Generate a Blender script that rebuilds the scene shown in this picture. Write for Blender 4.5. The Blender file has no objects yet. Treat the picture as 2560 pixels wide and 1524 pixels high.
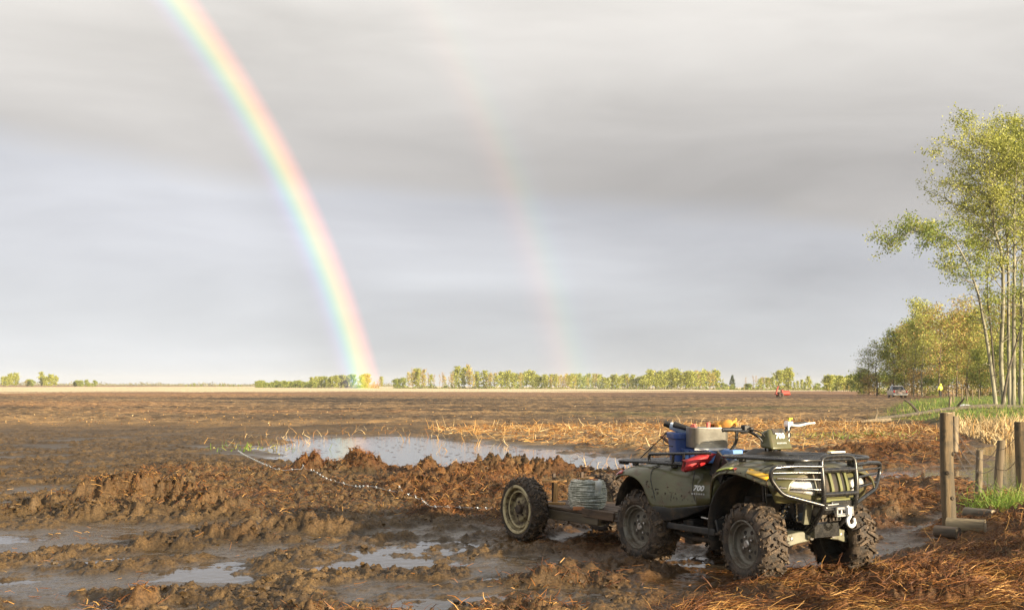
import bpy, math, random
import numpy as np
from mathutils import Vector, Matrix

random.seed(7)
rng = np.random.default_rng(11)
scene = bpy.context.scene
COL = scene.collection
rad = math.radians

# ------------------------------------------------------------------ camera
F_PX, W_PX, CX, CY, HORIZON = 2940.0, 2560.0, 1280.0, 762.0, 964.5
CAM_H, ROLL = 1.415, rad(0.2)
PITCH = math.atan((HORIZON - CY) / F_PX)
cam_data = bpy.data.cameras.new('camera')
cam_data.sensor_width = 36.0
cam_data.lens = 36.0 * F_PX / W_PX
cam_data.clip_start = 0.1
cam_data.clip_end = 9000.0
cam = bpy.data.objects.new('camera', cam_data)
COL.objects.link(cam)
cam.matrix_world = (Matrix.Translation((0, 0, CAM_H)) @ Matrix.Rotation(rad(90) + PITCH, 4, 'X')
                    @ Matrix.Rotation(ROLL, 4, 'Z'))
scene.camera = cam

# ------------------------------------------------------------------ sun and sky
SUN_AZ, SUN_EL = rad(131.5), rad(11.0)           # azimuth from +Y towards +X: behind the camera, to the right
SUN_DIR = Vector((math.sin(SUN_AZ) * math.cos(SUN_EL), math.cos(SUN_AZ) * math.cos(SUN_EL), math.sin(SUN_EL)))
sun_data = bpy.data.lights.new('sun', 'SUN')
sun_data.energy = 5.0
sun_data.angle = rad(0.55)
sun_data.color = (1.0, 0.84, 0.60)
sun = bpy.data.objects.new('sun', sun_data)
COL.objects.link(sun)
sun.rotation_euler = SUN_DIR.to_track_quat('Z', 'Y').to_euler()

world = bpy.data.worlds.new('World')
scene.world = world
world.use_nodes = True
wt = world.node_tree
wt.nodes.clear()


def wn(kind, **kw):
    n = wt.nodes.new(kind)
    for k, v in kw.items():
        setattr(n, k, v)
    return n


def wmath(op, a, b=None, c=None, clamp=False):
    n = wn('ShaderNodeMath', operation=op, use_clamp=clamp)
    for i, v in enumerate((a, b, c)):
        if v is None:
            continue
        if isinstance(v, (int, float)):
            n.inputs[i].default_value = v
        else:
            wt.links.new(v, n.inputs[i])
    return n.outputs[0]


def wstep(v, a, b):
    n = wn('ShaderNodeMapRange', interpolation_type='SMOOTHSTEP')
    wt.links.new(v, n.inputs[0])
    n.inputs[1].default_value, n.inputs[2].default_value = a, b
    return n.outputs[0]


def wmix(fac, a, b):
    n = wn('ShaderNodeMix', data_type='RGBA')
    if isinstance(fac, (int, float)):
        n.inputs[0].default_value = fac
    else:
        wt.links.new(fac, n.inputs[0])
    for i, v in ((6, a), (7, b)):
        if isinstance(v, tuple):
            n.inputs[i].default_value = (*v, 1)
        else:
            wt.links.new(v, n.inputs[i])
    return n.outputs[2]


sky = wn('ShaderNodeTexSky', sky_type='NISHITA')
sky.sun_disc = False
sky.sun_elevation = SUN_EL
sky.sun_rotation = SUN_AZ
sky_bg = wn('ShaderNodeBackground')
sky_bg.inputs[1].default_value = 0.10
wt.links.new(sky.outputs[0], sky_bg.inputs[0])
tc = wn('ShaderNodeTexCoord')
sep = wn('ShaderNodeSeparateXYZ')
wt.links.new(tc.outputs['Generated'], sep.inputs[0])
dx, dy, dz = sep.outputs
# the rain cloud: a deck with a warm grey belly above and a cooler rain curtain below its slanting edge
dist_map = wn('ShaderNodeMapping')
dist_map.inputs['Scale'].default_value = (1.6, 1.6, 7.5)
dist_map.inputs['Rotation'].default_value = (0, rad(5), 0)
wt.links.new(tc.outputs['Generated'], dist_map.inputs[0])
n1 = wn('ShaderNodeTexNoise')
n1.inputs['Scale'].default_value = 2.1
n1.inputs['Detail'].default_value = 6
n1.inputs['Roughness'].default_value = 0.5
n1.inputs['Distortion'].default_value = 0.35
wt.links.new(dist_map.outputs[0], n1.inputs[0])
n2 = wn('ShaderNodeTexNoise')
n2.inputs['Scale'].default_value = 0.9
n2.inputs['Detail'].default_value = 2
wt.links.new(dist_map.outputs[0], n2.inputs[0])
# slanting edge of the cloud deck: higher on the left, lower on the right
edge = wmath('MULTIPLY_ADD', dx, 0.085, dz)
edge = wmath('MULTIPLY_ADD', n1.outputs[0], 0.06, edge)
deck = wstep(edge, 0.172, 0.204)
low = wmix(wstep(dz, 0.0, 0.15), (0.560, 0.578, 0.598), (0.517, 0.528, 0.566))
high = wmix(wstep(dz, 0.15, 0.34), (0.450, 0.437, 0.430), (0.715, 0.688, 0.655))
deck_col = wmix(deck, low, high)
gain = wmath('MULTIPLY_ADD', n1.outputs[0], 0.62, 0.69)
gain2 = wmath('MULTIPLY_ADD', n2.outputs[0], 0.24, 0.88)
gain = wmath('MULTIPLY', gain, gain2)
# inside the bow the rain sends more light back
AXIS = -SUN_DIR
AXIS_EL, AXIS_AZ = rad(-9.9), rad(-47.7)
AXIS = Vector((math.sin(AXIS_AZ) * math.cos(AXIS_EL), math.cos(AXIS_AZ) * math.cos(AXIS_EL), math.sin(AXIS_EL)))
dotn = wn('ShaderNodeVectorMath', operation='DOT_PRODUCT')
wt.links.new(tc.outputs['Generated'], dotn.inputs[0])
dotn.inputs[1].default_value = AXIS
bow_in = wstep(dotn.outputs['Value'], math.cos(rad(41.8)), math.cos(rad(37.5)))
low_in = wstep(dz, 0.38, 0.0)
gain = wmath('ADD', gain, wmath('MULTIPLY', wmath('MULTIPLY', bow_in, 0.13), wmath('MULTIPLY_ADD', low_in, 0.75, 0.25)))
# the rain is heaviest, and darkest, beyond the bows
heavy = wmath('MULTIPLY', wstep(dx, -0.22, 0.18), wstep(dz, 0.30, 0.10))
gain = wmath('MULTIPLY_ADD', heavy, -0.13, gain)
cloud_bg = wn('ShaderNodeBackground')
wt.links.new(deck_col, cloud_bg.inputs[0])
wt.links.new(wmath('MULTIPLY', gain, 0.555), cloud_bg.inputs[1])
# clear sky shows only round the low sun behind the camera
cover = wstep(wmath('MULTIPLY_ADD', dx, -math.sin(SUN_AZ), wmath('MULTIPLY', dy, -math.cos(SUN_AZ))), -0.75, 0.05)
mixs = wn('ShaderNodeMixShader')
wt.links.new(cover, mixs.inputs[0])
wt.links.new(sky_bg.outputs[0], mixs.inputs[1])
wt.links.new(cloud_bg.outputs[0], mixs.inputs[2])
wout = wn('ShaderNodeOutputWorld')
wt.links.new(mixs.outputs[0], wout.inputs[0])

vs = scene.view_settings
vs.view_transform = 'Standard'
vs.look = 'None'
vs.gamma = 1.0
vs.use_curve_mapping = False
vs.exposure = 1.1
scene.render.engine = 'CYCLES'
try:
    scene.cycles.use_denoising = True
    scene.cycles.max_bounces = 6
    scene.cycles.transparent_max_bounces = 12
    scene.cycles.caustics_reflective = False
    scene.cycles.caustics_refractive = False
except Exception:
    pass


def pixel_ray(px, py):
    a, b = px - CX, py - CY
    cr, sr = math.cos(ROLL), math.sin(ROLL)
    x, u = (a * cr + b * sr) / F_PX, -(-a * sr + b * cr) / F_PX
    c, s = math.cos(PITCH), math.sin(PITCH)
    return Vector((x, c - u * s, s + u * c))


def at(px, py, z=0.0):
    """ground point seen at a pixel of the photograph"""
    d = pixel_ray(px, py)
    return Vector((0, 0, CAM_H)) + d * ((z - CAM_H) / d.z)


def at_depth(px, py, depth):
    d = pixel_ray(px, py)
    return Vector((0, 0, CAM_H)) + d * (depth / d.y)


# ------------------------------------------------------------------ helpers: objects
def tag(o, label=None, cat=None, group=None, kind=None):
    if label:
        o['label'] = label
    if cat:
        o['category'] = cat
    if group:
        o['group'] = group
    if kind:
        o['kind'] = kind
    return o


def thing(name, loc=(0, 0, 0), rz=0.0, label=None, cat=None, group=None):
    o = bpy.data.objects.new(name, None)
    COL.objects.link(o)
    o.empty_display_size = 0.2
    o.location = loc
    o.rotation_euler = (0, 0, rz)
    return tag(o, label, cat, group)


def copy_tree(o, parent=None):
    c = o.copy()
    COL.objects.link(c)
    if parent is not None:
        c.parent = parent
    for ch in list(o.children):
        copy_tree(ch, c)
    return c


def raw_mesh(name, V, Fq, mats, parent=None, smooth=False, mat_index=None):
    """mesh object from arrays; Fq is (n,3) or (n,4)"""
    V = np.asarray(V, np.float32)
    Fq = np.asarray(Fq, np.int32)
    me = bpy.data.meshes.new(name)
    k = Fq.shape[1]
    me.vertices.add(len(V))
    me.vertices.foreach_set('co', V.ravel())
    me.loops.add(Fq.size)
    me.loops.foreach_set('vertex_index', Fq.ravel())
    me.polygons.add(len(Fq))
    me.polygons.foreach_set('loop_start', np.arange(0, Fq.size, k, dtype=np.int32))
    me.polygons.foreach_set('loop_total', np.full(len(Fq), k, np.int32))
    if mat_index is not None:
        me.polygons.foreach_set('material_index', np.asarray(mat_index, np.int32))
    me.polygons.foreach_set('use_smooth', np.full(len(Fq), bool(smooth)))
    me.update(calc_edges=True)
    for m in (mats if isinstance(mats, (list, tuple)) else [mats]):
        me.materials.append(m)
    o = bpy.data.objects.new(name, me)
    COL.objects.link(o)
    if parent is not None:
        o.parent = parent
    return o


def cat_rom(P, n=6, closed=False):
    P = [Vector(p) for p in P]
    out = []
    N = len(P)
    segs = N if closed else N - 1
    for i in range(segs):
        if closed:
            p0, p1, p2, p3 = P[i - 1], P[i], P[(i + 1) % N], P[(i + 2) % N]
        else:
            p1, p2 = P[i], P[i + 1]
            p0 = P[i - 1] if i else p1 * 2 - p2
            p3 = P[i + 2] if i + 2 < N else p2 * 2 - p1
        for k in range(n):
            t = k / n
            out.append(0.5 * ((2 * p1) + (p2 - p0) * t + (2 * p0 - 5 * p1 + 4 * p2 - p3) * t * t
                              + (3 * p1 - p0 - 3 * p2 + p3) * t ** 3))
    if not closed:
        out.append(P[-1])
    return out


def fillet(P, r=0.05, n=5):
    """polyline with its corners rounded"""
    P = [Vector(p) for p in P]
    out = [P[0]]
    for a, b, c in zip(P, P[1:], P[2:]):
        d1, d2 = (a - b), (c - b)
        q = min(r, d1.length * 0.45, d2.length * 0.45)
        s, e = b + d1.normalized() * q, b + d2.normalized() * q
        for k in range(n + 1):
            t = k / n
            out.append(s * (1 - t) ** 2 + b * 2 * t * (1 - t) + e * t * t)
    out.append(P[-1])
    return out


class MB:
    """collects primitives, links them as one mesh object"""

    def __init__(self):
        self.V, self.F, self.M = [], [], []
        self.mi = 0

    def add(self, V, F):
        o = len(self.V)
        self.V += [tuple(v) for v in V]
        self.F += [tuple(i + o for i in f) for f in F]
        self.M += [self.mi] * len(F)

    def box(self, c, s, rot=None, taper=None):
        x, y, z = (q / 2 for q in s)
        V = [Vector(p) for p in ((-x, -y, -z), (x, -y, -z), (x, y, -z), (-x, y, -z), (-x, -y, z), (x, -y, z), (x, y, z), (-x, y, z))]
        if taper:
            for v in V[4:]:
                v.x *= taper[0]
                v.y *= taper[1]
        if rot is not None:
            R = rot if isinstance(rot, Matrix) else Matrix.Rotation(rot[2], 3, 'Z') @ Matrix.Rotation(rot[1], 3, 'Y') @ Matrix.Rotation(rot[0], 3, 'X')
            V = [R @ v for v in V]
        c = Vector(c)
        self.add([v + c for v in V], [(0, 3, 2, 1), (4, 5, 6, 7), (0, 1, 5, 4), (1, 2, 6, 5), (2, 3, 7, 6), (3, 0, 4, 7)])

    def tube(self, P, r, n=8, closed=False, cap=True):
        P = [Vector(p) for p in P]
        N = len(P)
        R = r if isinstance(r, (list, tuple)) else [r] * N
        V, F = [], []
        up = None
        for i, p in enumerate(P):
            if closed:
                t = P[(i + 1) % N] - P[i - 1]
            else:
                t = P[min(i + 1, N - 1)] - P[max(i - 1, 0)]
            t = t.normalized() if t.length > 1e-9 else Vector((0, 0, 1))
            if up is None:
                up = t.orthogonal().normalized()
            up = up - t * up.dot(t)
            up = up.normalized() if up.length > 1e-6 else t.orthogonal().normalized()
            sd = t.cross(up)
            for k in range(n):
                a = 2 * math.pi * k / n
                V.append(p + (up * math.cos(a) + sd * math.sin(a)) * R[i])
        for i in range(N if closed else N - 1):
            for k in range(n):
                j, k2 = (i + 1) % N, (k + 1) % n
                F.append((i * n + k, i * n + k2, j * n + k2, j * n + k))
        if cap and not closed:
            F.append(tuple(range(n))[::-1])
            F.append(tuple((N - 1) * n + k for k in range(n)))
        self.add(V, F)

    def lathe(self, prof, n=32, axis='y', c=(0, 0, 0), closed=False):
        """prof: (along axis, radius)"""
        V, F = [], []
        m = len(prof)
        for k in range(n):
            a = 2 * math.pi * k / n
            for (h, r) in prof:
                u, w = r * math.cos(a), r * math.sin(a)
                p = (u, h, w) if axis == 'y' else ((u, w, h) if axis == 'z' else (h, u, w))
                V.append(Vector(p) + Vector(c))
        for k in range(n):
            k2 = (k + 1) % n
            for i in range(m if closed else m - 1):
                j = (i + 1) % m
                F.append((k * m + i, k * m + j, k2 * m + j, k2 * m + i))
        self.add(V, F)

    def grid(self, rows, close_u=False):
        V = [p for r in rows for p in r]
        m = len(rows[0])
        F = []
        for i in range(len(rows) - 1):
            for k in range(m if close_u else m - 1):
                k2 = (k + 1) % m
                F.append((i * m + k, i * m + k2, (i + 1) * m + k2, (i + 1) * m + k))
        self.add(V, F)

    def loft(self, rows):
        """closed sections, capped at both ends"""
        o = len(self.V)
        self.grid(rows, True)
        m, n = len(rows[0]), len(rows)
        self.F.append(tuple(o + k for k in range(m))[::-1])
        self.F.append(tuple(o + (n - 1) * m + k for k in range(m)))
        self.M += [self.mi] * 2

    def build(self, name, mat, parent=None, smooth=True, angle=40, bevel=0, solid=0, sub=0, jitter=0, loc=None):
        me = bpy.data.meshes.new(name)
        V = self.V
        if jitter:
            V = [(x + random.uniform(-jitter, jitter), y + random.uniform(-jitter, jitter), z + random.uniform(-jitter, jitter)) for x, y, z in V]
        me.from_pydata([tuple(v) for v in V], [], self.F)
        for m in (mat if isinstance(mat, (list, tuple)) else [mat]):
            me.materials.append(m)
        me.polygons.foreach_set('material_index', self.M)
        import bmesh
        b = bmesh.new()
        b.from_mesh(me)
        bmesh.ops.recalc_face_normals(b, faces=b.faces)
        b.to_mesh(me)
        b.free()
        if smooth:
            me.polygons.foreach_set('use_smooth', [True] * len(me.polygons))
            me.set_sharp_from_angle(angle=rad(angle))
        o = bpy.data.objects.new(name, me)
        COL.objects.link(o)
        if parent is not None:
            o.parent = parent
        if loc is not None:
            o.location = loc
        if sub:
            s = o.modifiers.new('subsurf', 'SUBSURF')
            s.levels = s.render_levels = sub
        if solid:
            s = o.modifiers.new('thick', 'SOLIDIFY')
            s.thickness = solid
            s.offset = -1
        if bevel:
            s = o.modifiers.new('bevel', 'BEVEL')
            s.width = bevel
            s.segments = 2
            s.limit_method = 'ANGLE'
        return o


# ------------------------------------------------------------------ helpers: materials
def new_mat(name):
    m = bpy.data.materials.new(name)
    m.use_nodes = True
    return m, m.node_tree, m.node_tree.nodes['Principled BSDF']


def noise_node(nt, scale, detail=4, rough=0.6, coord='Object', stretch=None):
    t = nt.nodes.new('ShaderNodeTexCoord')
    n = nt.nodes.new('ShaderNodeTexNoise')
    n.inputs['Scale'].default_value = scale
    n.inputs['Detail'].default_value = detail
    n.inputs['Roughness'].default_value = rough
    src = t.outputs[coord]
    if stretch:
        mp = nt.nodes.new('ShaderNodeMapping')
        mp.inputs['Scale'].default_value = stretch
        nt.links.new(src, mp.inputs[0])
        src = mp.outputs[0]
    nt.links.new(src, n.inputs[0])
    return n


def ramp(nt, src, a, b):
    r = nt.nodes.new('ShaderNodeMapRange')
    r.interpolation_type = 'SMOOTHSTEP'
    nt.links.new(src, r.inputs[0])
    r.inputs[1].default_value, r.inputs[2].default_value = a, b
    return r.outputs[0]


def mixc(nt, fac, a, b):
    n = nt.nodes.new('ShaderNodeMix')
    n.data_type = 'RGBA'
    if isinstance(fac, (int, float)):
        n.inputs[0].default_value = fac
    else:
        nt.links.new(fac, n.inputs[0])
    for i, v in ((6, a), (7, b)):
        if isinstance(v, tuple):
            n.inputs[i].default_value = (*v[:3], 1)
        else:
            nt.links.new(v, n.inputs[i])
    return n.outputs[2]


def mathn(nt, op, a, b, clamp=False):
    n = nt.nodes.new('ShaderNodeMath')
    n.operation = op
    n.use_clamp = clamp
    for i, v in enumerate((a, b)):
        if isinstance(v, (int, float)):
            n.inputs[i].default_value = v
        else:
            nt.links.new(v, n.inputs[i])
    return n.outputs[0]


def pbr(name, col, rough=0.5, metal=0.0, col2=None, scale=8, lo=0.4, hi=0.62, dirt=None, dscale=14, dlo=0.5, dhi=0.6,
        bump=0.0, bscale=40, coat=0.0, stretch=None, rough2=None, spec=0.5, coord='Object', trans=None):
    m, nt, b = new_mat(name)
    src = None
    if col2 is not None:
        n = noise_node(nt, scale, stretch=stretch, coord=coord)
        f = ramp(nt, n.outputs[0], lo, hi)
        src = mixc(nt, f, col, col2)
    if dirt is not None:
        n = noise_node(nt, dscale, detail=7, rough=0.72, coord=coord)
        f = ramp(nt, n.outputs[0], dlo, dhi)
        src = mixc(nt, f, src if src is not None else col, dirt)
        r = nt.nodes.new('ShaderNodeMapRange')
        nt.links.new(f, r.inputs[0])
        r.inputs[3].default_value, r.inputs[4].default_value = rough, (rough2 if rough2 is not None else 0.75)
        nt.links.new(r.outputs[0], b.inputs['Roughness'])
    else:
        b.inputs['Roughness'].default_value = rough
    if src is not None:
        nt.links.new(src, b.inputs['Base Color'])
    else:
        b.inputs['Base Color'].default_value = (*col, 1)
    b.inputs['Metallic'].default_value = metal
    b.inputs['Specular IOR Level'].default_value = spec
    if coat:
        b.inputs['Coat Weight'].default_value = coat
        b.inputs['Coat Roughness'].default_value = 0.10
    if bump:
        n = noise_node(nt, bscale, detail=6, stretch=stretch, coord=coord)
        bp = nt.nodes.new('ShaderNodeBump')
        bp.inputs['Strength'].default_value = bump
        bp.inputs['Distance'].default_value = 0.02
        nt.links.new(n.outputs[0], bp.inputs['Height'])
        nt.links.new(bp.outputs[0], b.inputs['Normal'])
    return m


def leaf_mat(name, col, col2, scale=0.6):
    """thin leaf: half reflecting, half letting light through; colour changes from clump to clump"""
    m, nt, b = new_mat(name)
    n = noise_node(nt, scale, detail=3)
    f = ramp(nt, n.outputs[0], 0.38, 0.62)
    c = mixc(nt, f, col, col2)
    nt.links.new(c, b.inputs['Base Color'])
    b.inputs['Roughness'].default_value = 0.55
    b.inputs['Specular IOR Level'].default_value = 0.3
    tr = nt.nodes.new('ShaderNodeBsdfTranslucent')
    nt.links.new(c, tr.inputs[0])
    mx = nt.nodes.new('ShaderNodeMixShader')
    mx.inputs[0].default_value = 0.28
    out = nt.nodes['Material Output']
    nt.links.new(b.outputs[0], mx.inputs[1])
    nt.links.new(tr.outputs[0], mx.inputs[2])
    nt.links.new(mx.outputs[0], out.inputs[0])
    return m


# ------------------------------------------------------------------ helpers: noise in numpy
def _hash(ix, iy, seed):
    h = (ix.astype(np.int64) * 374761393 + iy.astype(np.int64) * 668265263 + seed * 974634541) & 0xFFFFFFFF
    h = ((h ^ (h >> 13)) * 1274126177) & 0xFFFFFFFF
    h = ((h ^ (h >> 16)) * 2246822519) & 0xFFFFFFFF
    return (h ^ (h >> 15)).astype(np.float32) / np.float32(4294967296.0)


def vnoise(x, y, seed=0):
    """gradient noise, about -1..1"""
    x0, y0 = np.floor(x), np.floor(y)
    fx, fy = (x - x0).astype(np.float32), (y - y0).astype(np.float32)
    ix, iy = x0.astype(np.int64), y0.astype(np.int64)
    u, v = fx * fx * fx * (fx * (fx * 6 - 15) + 10), fy * fy * fy * (fy * (fy * 6 - 15) + 10)

    def g(i, j, ax, ay):
        a = _hash(ix + i, iy + j, seed) * np.float32(2 * math.pi)
        return np.cos(a) * ax + np.sin(a) * ay
    a = g(0, 0, fx, fy) * (1 - u) + g(1, 0, fx - 1, fy) * u
    b = g(0, 1, fx, fy - 1) * (1 - u) + g(1, 1, fx - 1, fy - 1) * u
    return (a * (1 - v) + b * v) * 1.5


def fbm(x, y, wave, octaves=4, seed=0, gain=0.5, ridged=False):
    t, a, w = np.zeros_like(x, np.float32), 1.0, wave
    for k in range(octaves):
        n = vnoise(x / w + 17.3 * k, y / w - 9.1 * k, seed + k)
        t += a * ((1 - np.abs(n)) * 2 - 1 if ridged else n)
        a *= gain
        w *= 0.5
    return t


def clods(x, y, cell, seed, density=0.6):
    """rounded lumps scattered in cells: 0..1 dome height"""
    x0, y0 = np.floor(x / cell).astype(np.int64), np.floor(y / cell).astype(np.int64)
    best = np.zeros_like(x, np.float32)
    for i in (-1, 0, 1):
        for j in (-1, 0, 1):
            cx, cy = x0 + i, y0 + j
            r1, r2, r3 = _hash(cx, cy, seed), _hash(cx, cy, seed + 1), _hash(cx, cy, seed + 2)
            d2 = ((x / cell - cx - r1) ** 2 + (y / cell - cy - r2) ** 2).astype(np.float32)
            rr = 0.35 + 0.5 * r3
            dome = np.clip(1 - d2 / (rr * rr), 0, 1) ** .8 * rr * (r3 < density)
            best = np.maximum(best, dome)
    return best


def sstep(v, a, b):
    t = np.clip((v - a) / (b - a), 0, 1)
    return t * t * (3 - 2 * t)

# ------------------------------------------------------------------ the ground
WATER = -0.05


def ellipse_dip(x, y, cx, cy, rx, ry, rot=0.0, edge=0.35):
    c, s = math.cos(rot), math.sin(rot)
    u, v = (x - cx) * c + (y - cy) * s, -(x - cx) * s + (y - cy) * c
    d = np.sqrt((u / rx) ** 2 + (v / ry) ** 2)
    return 1 - sstep(d, 1 - edge, 1 + edge)


def poly_sdf(x, y, P):
    """signed distance to a polygon, negative inside"""
    d = np.full(x.shape, 1e9, np.float32)
    inside = np.zeros(x.shape, bool)
    n = len(P)
    for i in range(n):
        ax, ay = P[i]
        bx, by = P[(i + 1) % n]
        ex, ey = bx - ax, by - ay
        t = np.clip(((x - ax) * ex + (y - ay) * ey) / (ex * ex + ey * ey), 0, 1)
        d = np.minimum(d, np.hypot(x - ax - t * ex, y - ay - t * ey))
        cond = (ay > y) != (by > y)
        if ey != 0:
            inside ^= cond & (x < ex * (y - ay) / ey + ax)
    return np.where(inside, -d, d)


def wpoly(pts):
    return [(at(px, py).x, at(px, py).y) for px, py in pts]


PUDDLES = [(-2.85, 7.75, .42, .24, .3), (-2.25, 9.45, .62, .42, .5), (-3.0, 12.1, .95, .45, .6), (-2.0, 8.5, .5, .18, .5), (-3.6, 10.9, .6, .2, .5), (.5, 9.2, .6, .16, .5), (-.8, 10.75, .85, .50, .5),
           (-1.2, 9.75, .85, .36, .5), (-.15, 8.0, 1.15, .40, .5), (-2.25, 7.72, .45, .2, .4), (-3.3, 9.9, .55, .28, .4),
           (-6.0, 14.2, .5, .5, 0), (1.58, 9.98, .36, .34, .2), (-4.9, 11.2, .45, .22, .3), (6.9, 19.8, 1.9, 1.5, .1),
           (4.9, 15.5, .42, .75, -.2), (4.4, 12.95, .42, .22, .2), (12.4, 38.2, 2.4, 1.1, .2), (-3.9, 8.6, .5, .2, .4),
           (.9, 8.2, .3, .12, .5), (-1.6, 11.6, .3, .18, .5), (5.6, 17.2, .8, .5, .1), (8.6, 21.0, 1.2, 1.1, .1), (5.6, 19.3, .9, .8, .1), (3.9, 16.6, .35, .5, .0), (-.2, 9.1, .3, .14, .6)]
POND = wpoly([(585, 1112), (690, 1090), (860, 1085), (1000, 1080), (1130, 1088), (1250, 1105), (1400, 1116), (1560, 1126),
              (1680, 1150), (1680, 1182), (1450, 1186), (1250, 1184), (1120, 1178), (900, 1170), (640, 1150)])
POND_RIGHT = wpoly([(2400, 1112), (2480, 1098), (2640, 1100), (2640, 1225), (2540, 1235), (2450, 1225), (2425, 1190), (2470, 1160), (2430, 1140)])
HAY = wpoly([(1560, 1560), (1850, 1440), (1980, 1425), (2150, 1425), (2330, 1392), (2290, 1330), (2350, 1295), (2420, 1285), (2470, 1240),
             (2750, 1215), (2900, 1600)])
RED_MUD = wpoly([(1180, 1300), (1420, 1400), (1560, 1450), (1640, 1560), (2400, 1560), (2345, 1300), (2150, 1285), (1600, 1300)])
STRAW_FLAT = wpoly([(2150, 1290), (2160, 1235), (2130, 1205), (2160, 1100), (2300, 1060), (2420, 1090), (2400, 1160), (2440, 1235), (2480, 1250), (2300, 1300)])
BELT = wpoly([(1060, 1072), (1250, 1064), (1640, 1062), (1900, 1050), (2160, 1056), (2330, 1070), (2400, 1090), (2180, 1120), (1700, 1142), (1560, 1122),
              (1400, 1112), (1250, 1102), (1100, 1086)])
GRASS = wpoly([(2210, 1045), (2260, 1010), (2330, 1000), (2480, 994), (2700, 992), (2760, 1085), (2560, 1082), (2440, 1066), (2300, 1060)])
HEAPS = [  # x, y, radius x, radius y, height, hay (0 mud .. 1 fibrous orange)
    (-3.2, 19.3, .30, .35, .22, .9), (-2.45, 19.3, .36, .38, .30, 1.), (-1.45, 18.8, .24, .25, .22, .2), (.15, 18.2, .60, .4, .19, .1),
    (.80, 18.4, .4, .4, .15, .1), (2.2, 17.6, .6, .6, .14, .8), (3.0, 17.4, .7, .6, .14, .7), (-.6, 17.6, .6, .5, .12, .8),
    (-4.65, 13.7, .36, .40, .33, .3), (-4.25, 13.6, .28, .35, .29, .4), (-3.85, 13.7, .26, .35, .30, .4), (-3.5, 13.4, .26, .35, .20, .35), (-3.15, 13.1, .3, .3, .12, .2),
    (-5.15, 13.2, .5, .4, .13, .1), (-4.4, 12.9, .8, .3, .12, .1), (-5.7, 12.7, .4, .3, .10, .1),
    (-.9, 14.6, .5, .45, .12, .8), (-.5, 15.8, .6, .5, .14, .7), (.2, 14.6, .6, .5, .16, .8), (-.35, 13.6, .45, .3, .16, .5), (-1.3, 15.7, .5, .4, .12, .4),
    (.1, 12.7, .35, .3, .12, .7), (1.4, 15.4, .7, .6, .12, .8), (-.75, 13.1, .35, .25, .12, .9),
    (-2.05, 9.35, .28, .14, .10, .1), (-2.55, 11.2, .5, .16, .09, .2), (-2.0, 11.9, .5, .2, .10, .2), (-3.0, 10.7, .4, .16, .08, .1),
    (-2.55, 7.85, .2, .12, .10, .4), (-1.0, 7.35, .5, .12, .08, .3), (.35, 8.75, .5, .14, .09, .3), (.1, 7.5, .4, .12, .07, .4),
    (5.3, 10.4, .9, .9, .30, 1.), (4.7, 9.3, .9, .7, .16, 1.), (5.6, 12.0, .8, .6, .18, .8), (2.6, 8.0, .7, .35, .07, 1.), (3.6, 8.6, .8, .4, .09, 1.),
    (7.6, 24.4, 1.6, .35, .22, .9), (4.2, 14.0, .5, .4, .10, .7), (4.9, 14.4, .6, .3, .10, .8), (4.3, 13.35, .25, .12, .1, .2),
    (3.7, 12.4, .3, .2, .07, .3), (1.9, 11.9, .6, .4, .08, .8)]


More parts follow.
